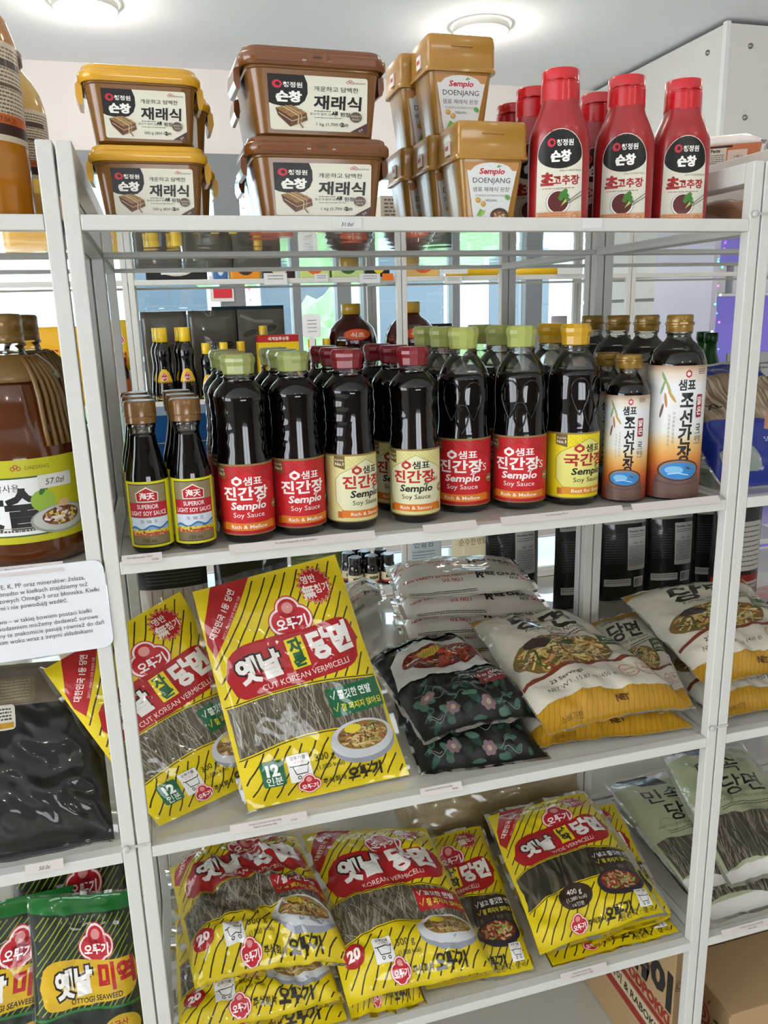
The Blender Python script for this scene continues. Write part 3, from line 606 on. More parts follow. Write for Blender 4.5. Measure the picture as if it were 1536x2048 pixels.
def red(label, loc, rz=0, group=None):
    t = thing('sauce_bottle', label, 'squeeze bottle', loc, rz, group); bm_, cm = M('#9c1a1e', .34, .3, crough=.15, bump=.02, bscale=40), M('#c30f1c', .24, .5, crough=.08)
    def rad(z): 
        pts = [(0, .034), (.004, .0365), (.01, .0372), (.09, .0372), (.104, .0355), (.118, .030), (.130, .0245), (.137, .0225), (.140, .0222)]
        for (a, ra), (b, rb) in zip(pts, pts[1:]):
            if a <= z <= b: return ra + (rb-ra)*(z-a)/(b-a)
        return .0222
    zs = [0, .002, .004, .007, .01, .03, .05, .07, .09, .097, .104, .111, .118, .124, .130, .1335, .137, .140]
    e = lambda a, z: 1/(abs(sin(a))**2.6 + abs(cos(a))**2.6)**(1/2.6)
    rings = []
    for z in zs:
        k = .68 + .30*max(0, min(1, (z-.09)/.047)); rings.append([(rad(z)*e(2*pi*i/40, z)*sin(2*pi*i/40), -rad(z)*k*e(2*pi*i/40, z)*cos(2*pi*i/40), z) for i in range(40)])
    V, F = loft(rings); smooth_by_angle(mk('body', V, F, bm_, t), 50)
    V, F = lathe([(.0232, .138), (.0236, .1385), (.0232, .158), (.0232, .1585), (.0228, .159), (.0226, .1725), (.0215, .1742), (.014, .1748), (.013, .1738)], 36, 1, .96); cap = smooth_by_angle(mk('cap', V, F, cm, t), 35)
    V = []; lip = []
    for k in range(13):
        a = R(-48 + 96*k/12); lip.append((a, .0232 + .0042*cos((k-6)/6*pi/2)))
    rings = [[(r_*sin(a), -r_*.96*cos(a), .1612) for a, r_ in lip] + [(.020*sin(a), -.020*.96*cos(a), .1612) for a, r_ in lip[::-1]], [(r_*.985*sin(a), -r_*.985*.96*cos(a), .1634) for a, r_ in lip] + [(.020*sin(a), -.020*.96*cos(a), .1634) for a, r_ in lip[::-1]]]
    V, F = loft(rings); mk('flip_lip', V, F, cm, cap, smooth=False)
    V, F = lathe([(.0235, -.0001), (.0225, -.0001)], 8); S = cyl_surf(.0173, .150, .160, 32, 1, 1, 10, 3)
    def fn(u, v):
        z = .001 + v*.106; k = .68 + .30*max(0, min(1, (z-.09)/.047)); x = (u-.5)*2*.0272*(1 if z < .07 else 1); r0 = rad(z); y = -r0*k*max(0., 1-abs(x/r0)**2.6)**(1/2.6); return (x, y-.0002, z)
    S = Surf(18, 10, fn)
    if 'red' not in PRE: PRE['red'] = S.prep(RED_D)
    S.put(PRE['red'], 'label', t, paper); return t
r0 = red('red squeeze bottle standing next to the gold paste box', (.612, .066, ZT), R(-24)); r0.scale = (1.06, 1.06, 1.065)
copy_tree(r0, (.7155, .077, ZT), R(-29), 'red squeeze bottle standing in the middle of the trio at the shelf edge'); copy_tree(r0, (.8035, .0775, ZT), R(-17), 'red squeeze bottle at the end of its row beside the corner post')
for x, y in ((.616, .150), (.722, .162), (.625, .236), (.732, .248)): copy_tree(r0, (x, y, ZT), R(-26), 'red squeeze bottle standing behind the labelled trio', 'red squeeze bottles at the back')
# carton with white lettering behind the tubs
t = thing('food_carton', 'dark food carton lying behind the brown tubs and gold boxes', 'carton', (.640, .60, ZT))
MB().box(-.12, 0, 0, .10, .12, .036).build('box', M('#2c1d18', .5), t, bevel=.001); MB().box(-.12, 0, .0365, .10, .12, .110).build('upper_box', M('#cfc6b4', .5), t, bevel=.001)
d = D(60, 10); d.text('Ofood', 16, 3, 6, '#e8e0d4', bold=.05); d.rib([(32, 1), (32, 9), (36, 9)], 1, '#e8e0d4'); S = quad_surf((-.12, -.0002, .012), (.03, -.0002, .012), (.03, -.0002, .036), (-.12, -.0002, .036), 2, 2); S.put(S.prep(d), 'lettering', t, flat)
d = D(60, 30); d.lines(3, 27, 28, 9, 3, '#6a6258', 1.3); S = quad_surf((-.12, -.0002, .04), (.03, -.0002, .04), (.03, -.0002, .108), (-.12, -.0002, .108), 2, 2); S.put(S.prep(d), 'small_print', t, flat)
# cardboard carton seen between the posts on the far left
t = thing('cardboard_carton', 'tan cardboard carton behind the left posts', 'carton', (-.232, .47, ZT+.0005)); CARD = M('#c9a878', .8, bump=.1, bscale=120, vary=.04)
MB().box(0, 0, 0, .21, .25, .085).build('box', CARD, t, bevel=.001); MB().box(.0, .0, .0855, .105, .25, .088).build('flap', CARD, t); MB().box(.108, .0, .0855, .21, .25, .088).build('flap', CARD, t); MB().box(.09, -.0006, .045, .212, 0, .047).build('tape_edge', M('#a8895c', .5), t)
# ---- cooking oil bottles on the neighbouring unit
def oil(label, loc, r, H, cap_c, rz=0, oc='#c98718'):
    t = thing('oil_bottle', label, 'bottle', loc, rz); rib = lambda a, z: 1 + (.016*sin(a*14) if z < H*.27 else (.012*sin(z*700) if H*.27 < z < H*.3 else 0))
    prof = [(r*.9, 0), (r, .006)] + [(r, H*k) for k in (.05, .1, .15, .2, .25, .28, .30, .34, .5, .62, .66)] + [(r*.98, H*.70), (r*.88, H*.77), (r*.66, H*.84), (r*.42, H*.89), (r*.33, H*.92)]
    V, F = lathe(prof, 56, fn=rib); mk('bottle_body', V, F, M(oc, .12, .9, tr=.35, crough=.04, vary=.25, bscale=14), t)
    V, F = lathe([(r*.35, H*.915), (r*.44, H*.92), (r*.44, H*.985), (r*.38, H)], 36, fn=lambda a, z: 1+.02*sin(a*36)); mk('cap', V, F, M(cap_c, .35, .3), t)
    S = cyl_surf(r*1.002, H*.30, H*.67, 130, nx=32); d = D(200, 80); d.rect(0, 0, 200, 80, '#cfc3ae'); d.rect(0, 14, 200, 22, '#c0602c'); d.rect(0, 5, 200, 14, '#3a2420'); d.lines(30, 74, 190, 17, 3.2, '#6a5a4c', 1.4); d.rect(60, 60, 150, 66, '#4a3a32'); d.rect(40, 44, 170, 47, '#5a4a40'); d.text('2027.04.25', 120, 15.5, 6, '#3a2420'); d.text('CANOLA', 95, 6.5, 7, '#8a7a6a', bold=.03); d.bars(160, 24, 176, 52, vert=False)
    S.put(S.prep(d), 'label', t, paper); return t
oil('large bottle of golden cooking oil standing at the shelf edge left of the posts', (-.0915, .085, ZT), .056, .268, '#7a2a2a', R(20))
oil('clear bottle of pale oil with brown cap behind the large oil bottle', (-.0605, .215, ZT), .036, .215, '#6a4a42', 0, '#d8b868')
# ---- trays and brown bag on the unit to the right
def tray(loc, rz, label):
    t = thing('food_tray', label, 'packaged food', loc, rz); V, F = loft([rrect(.10, .07, .012, 0), rrect(.12, .085, .016, .030), rrect(.122, .087, .016, .033)]); mk('tray', V, F, M('#d9a888', .4, .3), t)
    V, F = loft([rrect(.122, .087, .016, .0335), rrect(.118, .082, .02, .042), rrect(.10, .064, .02, .050), rrect(.06, .03, .012, .053)]); mk('film_lid', V, F, M('#f0e4dc', .2, .9, bump=.8, bscale=45, crough=.05), t)
    S = quad_surf((-.056, -.0385, .003), (.056, -.0385, .003), (.060, -.0437, .033), (-.060, -.0437, .033), 2, 2); d = D(110, 30); d.rect(0, 0, 110, 30, '#c8764a'); d.rect(4, 2, 62, 26, '#dcd3c4'); d.rect(4, 26, 70, 29, '#3a1f18'); d.text('Nutrition Facts', 33, 20, 6.5, '#2a201c', bold=.04); d.lines(7, 15, 60, 5, 3, '#4a4038', 1); d.rect(64, 4, 92, 22, '#e3c9b8'); d.text('140 g', 80, 10, 6, '#2a201c'); S.put(S.prep(d), 'label', t, paper); return t
t = thing('stock_carton', 'low white carton carrying the film-covered trays on the right unit', 'carton', (.925, .075, ZT+.0005)); MB().box(.045, -.02, 0, .40, .285, .110).build('box', M('#cfc8c0', .6), t, bevel=.002)
tray((1.030, .285, ZT+.1115), R(-35), 'film-covered food tray with nutrition label, lowest of the three trays'); tray((1.133, .206, ZT+.1115), R(-35), 'film-covered food tray between the other two trays'); tray((1.236, .128, ZT+.1115), R(-35), 'film-covered food tray raised above the other two trays')


# ================================================================== soy sauce shelf
Z2 = 1.3426
SOY = M('#080403', .05, .25, spec=.5, crough=.02); NECK = clear('clear_bottle', .06, '#e9e6e0', .04)
def facing(x, y): return -atan2(x-.0799, y+.9409)
def ngon(prof, n=10, rot=0):
    rings = [[(r*sin(2*pi*(i+.5)/n+rot), -r*cos(2*pi*(i+.5)/n+rot), z) for i in range(n)] for r, z in prof]; return loft(rings)
def facet_cap(t, z0, h, r, c):
    m = M(c, .30, .35, crough=.12, bump=.01, bscale=300); V, F = ngon([(r*.86, z0), (r*.90, z0+.001), (r*.92, z0+h*.42), (r*1.0, z0+h*.62), (r*1.0, z0+h*.80), (r*.86, z0+h), (r*.80, z0+h)], 12)
    o = mk('cap', V, F, m, t, smooth=False); b = o.modifiers.new('b', 'BEVEL'); b.width = .0006; b.segments = 2; return o
def soy500(kind, cap_c, label, loc, rz=0):
    t = thing('soy_sauce_bottle', label, 'bottle', loc, rz); r = .0342
    def fn(a, z):   # waisted grip with grooves at the sides, smooth panel in front
        if .108 < z < .182:
            q = max(0, min(1, (abs(atan2(sin(a), cos(a)))-.55)/.25)); return 1 - .055*sin(pi*(z-.108)/.074) - q*.03*abs(sin((z-.108)/.074*pi*4))
        return 1
    prof = [(r*.90, 0), (r*.95, .001), (r*.97, .006), (r, .008), (r, .104), (r*.985, .107)] + [(r*.985, .109+.0018*k) for k in range(41)] + [(r*.95, .186), (r*.86, .1915), (r*.72, .197), (r*.62, .200), (r*.57, .2025)]
    V, F = lathe(prof, 40, fn=fn); mk('bottle_body', V, F, SOY, t)
    V, F = lathe([(r*.575, .2025), (r*.55, .206), (r*.60, .2065), (r*.60, .208), (r*.54, .209), (r*.54, .213)], 28, cap0=False); mk('neck', V, F, NECK, t)
    facet_cap(t, .2105, .0245, .0220, cap_c)
    S = cyl_surf(r*1.004, .011, .102, 150, nx=40, ny=3); k = ('s5', kind)
    if k not in PRE: PRE[k] = S.prep(SOY_D[kind])
    S.put(PRE[k], 'label', t, paper); return t
def drop_loop(w, h, n=22):
    return [(w*sin(2*pi*i/n)*sin(pi*i/n), -h*cos(2*pi*i/n)) for i in range(n+1)]
def soy930(kind, cap_c, label, loc, rz=0):
    t = thing('soy_sauce_bottle', label, 'bottle', loc, rz); r = .0384
    def fn(a, z):
        if .112 < z < .196:
            q = abs(sin(a*3 + pi/2))**2; return 1 - .035*(1-q)*sin(pi*(z-.112)/.084)
        return 1
    prof = [(r*.88, 0), (r*.94, .001), (r*.97, .005), (r, .008), (r, .109), (r*.98, .112)] + [(r*(.98-.06*sin(pi*min(1, k/14))*.5), .113+.0028*k) for k in range(22)] + [(r*.965, .178), (r*.93, .187), (r*.885, .195)]
    V, F = lathe(prof, 48, fn=fn); mk('bottle_body', V, F, SOY, t)
    V, F = lathe([(r*.885, .195), (r*.80, .203), (r*.68, .211), (r*.56, .2165), (r*.50, .219), (r*.49, .224), (r*.53, .2245), (r*.53, .226), (r*.48, .2265), (r*.48, .231)], 32, cap0=False); mk('shoulder', V, F, NECK, t)
    V, F = lathe([(r*.87, .1948), (.001, .1952)], 32); mk('sauce_surface', V, F, SOY, t)
    facet_cap(t, .228, .0295, .0218, cap_c)
    V = []; F = []
    for a0, w_, h_, zc in ((0, .013, .020, .134), (-.42, .017, .026, .158), (.42, .017, .026, .158)):
        path = []
        for dx, dz in drop_loop(w_, h_):
            a = a0*1.0 + dx/r; z = zc + dz; path.append(((r*fn(a, z)*.992)*sin(a), -(r*fn(a, z)*.992)*cos(a), z))
        v, f = tube(path, .0011, 6); n = len(V); V += v; F += [tuple(i+n for i in q) for q in f]
    mk('grip_emboss', V, F, SOY, t)
    S = cyl_surf(r*1.004, .011, .107, 150, nx=40, ny=3); k = ('s9', kind)
    if k not in PRE: PRE[k] = S.prep(SOY_D[kind])
    S.put(PRE[k], 'label', t, paper); return t
def soup_bottle(H, r, label, loc, rz=0):
    t = thing('soup_soy_sauce_bottle', label, 'bottle', loc, rz); s = H/.266; zl = .196*s
    prof = [(r*.88, 0), (r*.97, .003), (r, .008), (r, zl), (r*.97, zl+.006*s), (r*.90, zl+.014*s), (r*.80, zl+.021*s)]
    V, F = lathe(prof, 40); mk('bottle_body', V, F, SOY, t)
    V, F = lathe([(r*.80, zl+.021*s), (r*.62, zl+.029*s), (r*.48, zl+.034*s), (r*.42, zl+.038*s), (r*.41, zl+.043*s), (r*.46, zl+.0435*s), (r*.46, zl+.0455*s), (r*.40, zl+.047*s)], 32, cap0=False); mk('neck', V, F, NECK, t)
    V, F = lathe([(r*.79, zl+.0208*s), (.001, zl+.0211*s)], 32); mk('sauce_surface', V, F, SOY, t)
    zc = zl+.046*s; cm = M('#8a6a22', .3, .3, metal=.25, crough=.12); rc = .0188
    V, F = lathe([(rc*.96, zc), (rc, zc+.001), (rc, zc+.009), (rc*1.09, zc+.010), (rc*1.09, zc+.0125), (rc*.98, zc+.0135), (rc*.98, H-.002), (rc*.90, H), (rc*.5, H)], 36); cap = smooth_by_angle(mk('cap', V, F, cm, t), 40)
    MB().box(-.006, -rc*1.16, zc+.0102, .006, -rc*.9, zc+.0138).build('flip_tab', cm, cap, bevel=.0006)
    S = cyl_surf(r*1.004, .004, zl, 112, nx=36, ny=6); k = ('soup', H)
    if k not in PRE: PRE[k] = S.prep(SOUP_D)
    S.put(PRE[k], 'label', t, paper); return t
def light_soy(label, loc, rz=0):
    t = thing('light_soy_sauce_bottle', label, 'bottle', loc, rz); r = .0252
    V, F = lathe([(r*.9, 0), (r*.97, .002), (r, .006), (r, .092), (r*.97, .098), (r*.88, .108), (r*.76, .120), (r*.66, .132), (r*.60, .142), (r*.585, .146)], 36); mk('bottle_body', V, F, SOY, t)
    V, F = lathe([(r*.585, .146), (r*.60, .151), (r*.66, .1545), (r*.66, .157), (r*.6, .1595)], 28, cap0=False); mk('neck', V, F, NECK, t)
    cm = M('#7a5526', .3, .4, metal=.15, crough=.1); V, F = lathe([(.0178, .1585), (.0183, .159), (.0183, .166), (.0180, .1665), (.0186, .167), (.0186, .183), (.0174, .185), (.012, .1856)], 36); cap = smooth_by_angle(mk('cap', V, F, cm, t), 40)
    o = MB().box(-.004, -.0202, .1668, .004, -.017, .1705).build('flip_tab', cm, cap, bevel=.0008); o.rotation_euler = (0, 0, R(48))
    S = cyl_surf(r*1.004, .008, .090, 118, nx=36, ny=3)
    if 'light' not in PRE: PRE['light'] = S.prep(LIGHT_D)
    S.put(PRE['light'], 'label', t, paper); return t
# placement: one bottle at the shelf edge, its column running straight back
def column(first, x, y, off, labels, gap, dx=0., group=None):
    first.location = (x, y, Z2); first.rotation_euler = (0, 0, facing(x, y) + R(off))
    for k in range(labels[1]):
        yy = y + gap*(k+1); xx = x + dx*(k+1); copy_tree(first, (xx, yy, Z2), facing(xx, yy) + R(off + 8*k), labels[0], group)
lw = light_soy('small light soy sauce bottle standing next to the left post', (0, 0, 0)); column(lw, .0565, .054, -6, ('small light soy sauce bottle behind the pair at the shelf edge', 2), .060, -.004, 'light soy sauce bottles at the back')
l2 = copy_tree(lw, label='small light soy sauce bottle beside the green-capped soy sauce'); column(l2, .1090, .0525, 2, ('small light soy sauce bottle behind the pair at the shelf edge', 2), .060, -.003, 'light soy sauce bottles at the back')
lw['label'] = 'small light soy sauce bottle standing next to the left post'
g1 = soy500('red', '#9aa15c', 'red-labelled soy sauce with green cap beside the small light soy sauces', (0, 0, 0)); column(g1, .1775, .064, 2, ('green-capped soy sauce behind the red-labelled pair', 2), .074, -.002, 'small green-capped soy sauces at the back')
g2 = copy_tree(g1, label='red-labelled soy sauce with green cap beside the cream-labelled bottle'); column(g2, .2475, .0745, 14, ('green-capped soy sauce behind the red-labelled pair', 2), .074, -.001, 'small green-capped soy sauces at the back')
c1 = soy500('cream', '#7c1620', 'cream-labelled soy sauce with red cap, label turned aside to its barcode', (0, 0, 0)); column(c1, .3195, .0765, 35, ('red-capped soy sauce behind the cream-labelled pair', 2), .074, 0, 'red-capped soy sauces at the back')
c2 = copy_tree(c1, label='cream-labelled soy sauce with red cap, its label facing forward'); column(c2, .4105, .0785, 3, ('red-capped soy sauce behind the cream-labelled pair', 2), .074, -.004, 'red-capped soy sauces at the back')
q1 = soy930('reds', '#a9b05e', 'tall red-labelled soy sauce with pale green cap beside the cream-labelled bottle', (0, 0, 0)); column(q1, .4945, .108, -3, ('tall green-capped soy sauce behind the red-labelled pair', 2), .082, .001, 'tall green-capped soy sauces at the back')
q2 = copy_tree(q1, label='tall red-labelled soy sauce with pale green cap beside the yellow-capped bottle'); column(q2, .5770, .0965, 0, ('tall green-capped soy sauce behind the red-labelled pair', 2), .084, .004, 'tall green-capped soy sauces at the back')
y1 = soy930('yellow', '#c99a10', 'yellow-labelled soy sauce with yellow cap beside the small soup soy sauce', (0, 0, 0)); column(y1, .6590, .0905, 38, ('yellow-capped soy sauce standing behind the yellow-labelled one', 1), .084, .006)
j1 = soup_bottle(.2125, .0310, 'small soup soy sauce bottle with gold cap and sunset label', (0, 0, 0)); column(j1, .7355, .0705, 0, ('small gold-capped soup soy sauce behind the sunset-labelled one', 1), .068, .006)
jb = soup_bottle(.266, .0405, 'large soup soy sauce bottle with gold cap beside the right post', (0, 0, 0)); column(jb, .8115, .0645, 15, ('large gold-capped soup soy sauce standing behind the others', 3), .084, .002, 'large soup soy sauces at the back')
# ---- mirin jugs on the neighbouring unit
def jug(label, loc, rz=0, lab=True):
    t = thing('mirin_jug', label, 'jug', loc, rz); r = .072; PET = M('#5a2c0c', .1, .9, tr=.12, crough=.04, vary=.2, bscale=12)
    def fn(a, z):
        k = 1
        if .15 < z < .235 and abs(atan2(sin(a-.9), cos(a-.9))) < .45: k -= .05*abs(sin(a*22))*min(1, (z-.15)/.02)*min(1, (.235-z)/.02)
        return k
    prof = [(r*.9, 0), (r*.98, .004), (r, .01)] + [(r, .02+.015*k) for k in range(8)] + [(r*.98, .135), (r*.94, .148), (r*.90, .16), (r*.87, .17), (r*.85, .18), (r*.83, .19), (r*.80, .20), (r*.75, .21), (r*.68, .22), (r*.56, .23), (r*.42, .238), (r*.33, .243)]
    V, F = lathe(prof, 72, fn=fn); mk('jug_body', V, F, PET, t)
    V, F = lathe([(r*.33, .243), (r*.30, .252), (r*.34, .253), (r*.34, .256), (r*.29, .258)], 32, cap0=False); mk('neck', V, F, NECK, t)
    cm = M('#7d5c24', .3, .4, metal=.2); V, F = lathe([(.0225, .256), (.0232, .257), (.0232, .268), (.0222, .2685), (.0232, .2695), (.0232, .287), (.021, .2895), (.012, .29)], 40, fn=lambda a, z: 1+.008*sin(a*40) if z < .268 else 1); mk('cap', V, F, cm, t)
    hm = M('#6f5120', .4, .2); V = []; F = []
    for k in range(5):      # ribbed carrying strap, five narrow bands side by side
        a = R(38 + 7.5*k); path = [((q + .003)*sin(a), -(q + .003)*cos(a), z) for q, z in ((r*.50, .240), (r*.66, .228), (r*.80, .212), (r*.865, .195), (r*.90, .175), (r*.945, .155), (r*.985, .140))]
        v, f = tube(path, .0030, 6); n = len(V); V += v; F += [tuple(i+n for i in q) for q in f]
    mk('handle', V, F, hm, t); V, F = lathe([(r*.47, .243), (r*.52, .2405), (r*.66, .2315), (r*.76, .222), (r*.80, .214), (r*.78, .2135)], 40, cap0=False, cap1=False); mk('handle_collar', V, F, hm, t)
    S = cyl_surf(r*1.004, .030, .128, 130, nx=40, ny=3); d = D(327, 98); d.rect(0, 0, 327, 98, '#b9b518'); c = 163
    d.rect(c-75, 8, c+40, 78, '#3f5a2c'); d.rect(c-73, 10, c+38, 76, '#e2e1de'); d.text('맛술', c-8, 22, 50, '#17171a', bold=.04, sx=.9); d.text('국산 쌀사용', c-14, 62, 10, '#2a2a2a'); d.lines(c-70, 14, c+36, 1, 3, '#55504a', 2.4); d.rect(c-73, 18, c+38, 19, '#9a9a92')
    d.text('DAESANG', c+32, 86, 6, '#6a6018'); [d.ring(c+6+i*3, 88+(i % 2)*2, 2.2, .9, '#a03a2a', 10) for i in range(3)]
    d.ell(c+34, 48, 14, 13, '#8fae3c', 20); d.ell(c+34, 60, 3, 6, '#3f6a2a', 10, rot=-30); d.ell(c+54, 24, 37, 17, '#8f9388', 30); d.ell(c+54, 25, 34, 15, '#b9bbb2', 30); food(d, c+54, 27, 24, 11, '#6a3a2a', ['#c9b49a', '#8a5a44', '#e3d8c8', '#5a3428', '#d8b83a'], 46, 3, (2, 4)); d.ell(c+58, 42, 7, 5, '#c9a878', 12)
    d.rr(c+30, 62, c+72, 78, 2, '#d6d4cc'); d.text('57.0zł', c+50, 66, 10, '#222222', shear=.2); d.rect(c+112, 20, c+138, 92, '#c9c7c0'); d.lines(c+114, 88, c+136, 20, 3.4, '#3a3a3a', 1.6); d.bars(c+116, 26, c+134, 50, vert=False); S.put(S.prep(d), 'label', t, paper); return t
jg = jug('brown mirin jug with lime label and price sticker at the shelf edge', (-.0905, .0935, Z2), R(-2))
for k, (x, y) in enumerate(((-.0925, .247), (-.245, .247))): copy_tree(jg, (x, y, Z2), R(5), 'brown mirin jug standing behind the lime-labelled one', 'mirin jugs at the back')
copy_tree(jg, (-.242, .0945, Z2), R(4), 'brown mirin jug beside the priced one, further along the left unit')

# ================================================================== noodle, rice and seaweed bags
YEL = '#dcc409'; INK = '#2c2410'
def stripes(d, x0, x1, y0, y1, step, slope, w, c, wob=1.5, seed=1, skip=None):
    rnd = random.Random(seed); x = x0 - (y1-y0)/slope
    while x < x1:
        pts = []
        for i in range(9):
            y = y0 + (y1-y0)*i/8; q = x + (y-y0)/slope + wob*sin(i*1.3 + x)
            if x0 <= q <= x1 and not (skip and skip(q, y)): pts.append((q, y))
            elif len(pts) > 1: d.rib(pts, w, c, .05); pts = []
            else: pts = []
        if len(pts) > 1: d.rib(pts, w, c, .05)
        x += step
    d.z += 1
def blob(d, x0, x1, y0, y1, c, lift=10, n=24):
    lo = []; hi = []
    for i in range(n+1):
        t = i/n; x = x0 + (x1-x0)*t; e = (1-abs(2*t-1)**7)**.5; m = (y0+y1)/2 + lift*(t-.5); h = (y1-y0)/2*e*(1 - .10*sin(pi*t)) + .3; lo.append((x, m-h)); hi.append((x, m+h+3*sin(2*pi*t)*e))
    d.strip(lo, hi, c)
def vermicelli(kind):
    d = D(220, 300); d.rect(0, 0, 220, 300, YEL)
    stripes(d, 4, 216, 128, 294, 17, 1.25, 2.1, INK, seed=2); stripes(d, 4, 216, 8, 74, 17, 1.3, 2.1, INK, seed=3)
    d.put([[(26, 300), (84, 300), (8, 205), (4, 252)], [(4, 252), (8, 205), (14, 188), (2, 225)]], '#a8161c'); d.text('대한민국 1등 당면', 35, 258, 11, '#efe3d8', rot=52, bold=.02, sx=.9); d.text('2017.1~2020.12 당면 판매액 기준', 44, 252, 4.6, '#e6cfc4', rot=52)
    star(d, 172, 268, 27, '#b3161c'); star(d, 172, 268, 24.5, '#e3c6b8', 18, .8); star(d, 172, 268, 23.5, '#b3161c', 18, .8); d.text('명반', 166, 273, 12, '#f2e6de', bold=.02); d.text('無', 160, 254, 19, '#f2e6de', bold=.03); d.text('첨가', 181, 258, 13, '#f2e6de', bold=.02)
    emblem(d, 122, 234, 62)
    blob(d, 14, 210, 146, 220, '#a8141b', 18)
    if kind == 'korean': d.text('옛날', 72, 172, 40, '#e9e4dc', bold=.05, sx=.95, rot=5, outline='#1d1712', ow=.07); d.text('당면', 158, 180, 46, '#efeae2', bold=.06, sx=.92, rot=5); d.text('KOREAN VERMICELLI', 118, 157, 11, '#f0dccf', rot=5)
    else:
        d.text('옛날', 62, 168, 36, '#e9e4dc', bold=.05, sx=.95, rot=5, outline='#1d1712', ow=.07); d.put([[(105, 168), (131, 170), (129, 210), (103, 208)]], '#e4cf1a')
        a, b = ('자', '른') if kind == 'cut' else ('납', '작'); cc = '#1d5a34' if kind == 'cut' else '#241c12'
        d.text(a, 117, 191, 20, cc, bold=.05, rot=4); d.text(b, 118, 173, 20, cc, bold=.05, rot=4); d.text('당면', 169, 180, 39, '#efeae2', bold=.06, sx=.92, rot=5); d.text('CUT KOREAN VERMICELLI' if kind == 'cut' else 'WIDE VERMICELLI', 122, 156, 11, '#f0dccf', rot=5)
    hi = lambda x: 136 + 9*sin(pi*(x-10)/200) ; lo = lambda x: 70 + 15*sin(pi*(x-10)/200)
    xs = [4 + 212*i/16 for i in range(17)]; d.strip([(x, lo(x)-4) for x in xs], [(x, hi(x)+4) for x in xs], YEL); d.rib([(x, hi(x)+2.5) for x in xs], 1.4, INK); d.rib([(x, lo(x)-2.5) for x in xs], 1.4, INK)
    if kind == 'wide': noodles(d, 6, 214, lo, hi, '#332e24', ['#4a4436', '#3c372b', '#575041', '#28231b'], 46, (3.5, 6.5), 8, 4)
    else: noodles(d, 6, 214, lo, hi, '#4e4739', ['#7a725f', '#665e4d', '#8f8772', '#524a3b', '#9a927c'], 170 if kind == 'cut' else 150, (.9, 1.7), 11 if kind == 'cut' else 18, 5)
    bx = {'cut': '#12603a', 'korean': '#a8141b', 'wide': '#33231a'}[kind]; d.put([[(140, 96), (216, 98), (216, 136), (138, 134)]], bx)
    for k, (s_, c) in enumerate((('쫄깃한 면발' if kind != 'wide' else '넓고 쫄깃한 면발', '#eef0ea'), ('잘 퍼지지 않아요', '#d9cf3a'))):
        y = 119-k*16; d.rib([(143, y+6), (146, y), (151, y+11)], 1.3, c); d.text(s_, 154, y, 12.5-k*2, c, 'l', .02, .82)
    if kind == 'wide': d.ell(172, 66, 45, 26, '#2c2530', 30); food(d, 172, 69, 38, 19, '#6a2c1c', ['#b5603a', '#c98a5c', '#7fae4c', '#e0b48a', '#8a3a26'], 60, 7, (2, 4.5))
    else: d.ell(170, 58, 46, 27, '#8f939c', 32); d.ell(170, 63, 46, 25, '#c6c7c8', 32); food(d, 172, 67, 37, 18, '#8a6a34', ['#b8985a', '#6a4a26', '#d2b878', '#7d8a44', '#c2a468', '#553a20', '#b9622c'], 110, 9, (1.2, 2.6)); d.ell(160, 78, 12, 6, '#d8c02a', 12)
    if kind == 'cut': d.rr(26, 26, 56, 60, 4, '#12603a'); d.text('12', 41, 41, 20, '#f0efe6', bold=.05); d.text('인분', 41, 29, 12, '#f0efe6', bold=.01); cart(d, 76, 44, 30); d.text('300 g', 98, 48, 13, '#221c10', 'l'); d.text('(1,080 kcal)', 97, 36, 8.5, '#221c10', 'l')
    elif kind == 'korean': d.ell(24, 52, 15, 16, '#a8141b', 22); d.text('20', 24, 47, 18, '#f2e6de', bold=.05); cart(d, 66, 46, 28); d.text('500 g', 86, 46, 13, '#221c10', 'l'); d.text('(1,800 kcal)', 86, 35, 7.5, '#221c10', 'l')
    else: d.ell(84, 62, 30, 22, '#33231a', 28); d.text('400 g', 84, 66, 12, '#f0e6da', bold=.01); d.text('(1,380 kcal)', 84, 55, 9, '#f0e6da', sx=.9); d.text('16인분', 84, 45, 8, '#f0e6da'); cart(d, 196, 30, 24); d.text('원산지 : 중국', 176, 6, 12, '#7a6a10', bold=.02)
    emblem(d, 84 if kind != 'wide' else 74, 20, 30); d.text('주식회사', 102 if kind != 'wide' else 90, 15, 9, '#221c10', 'l', .02); d.text('오뚜기', 138 if kind != 'wide' else 122, 13, 19, '#1c160c', 'l', .05, .95); return d
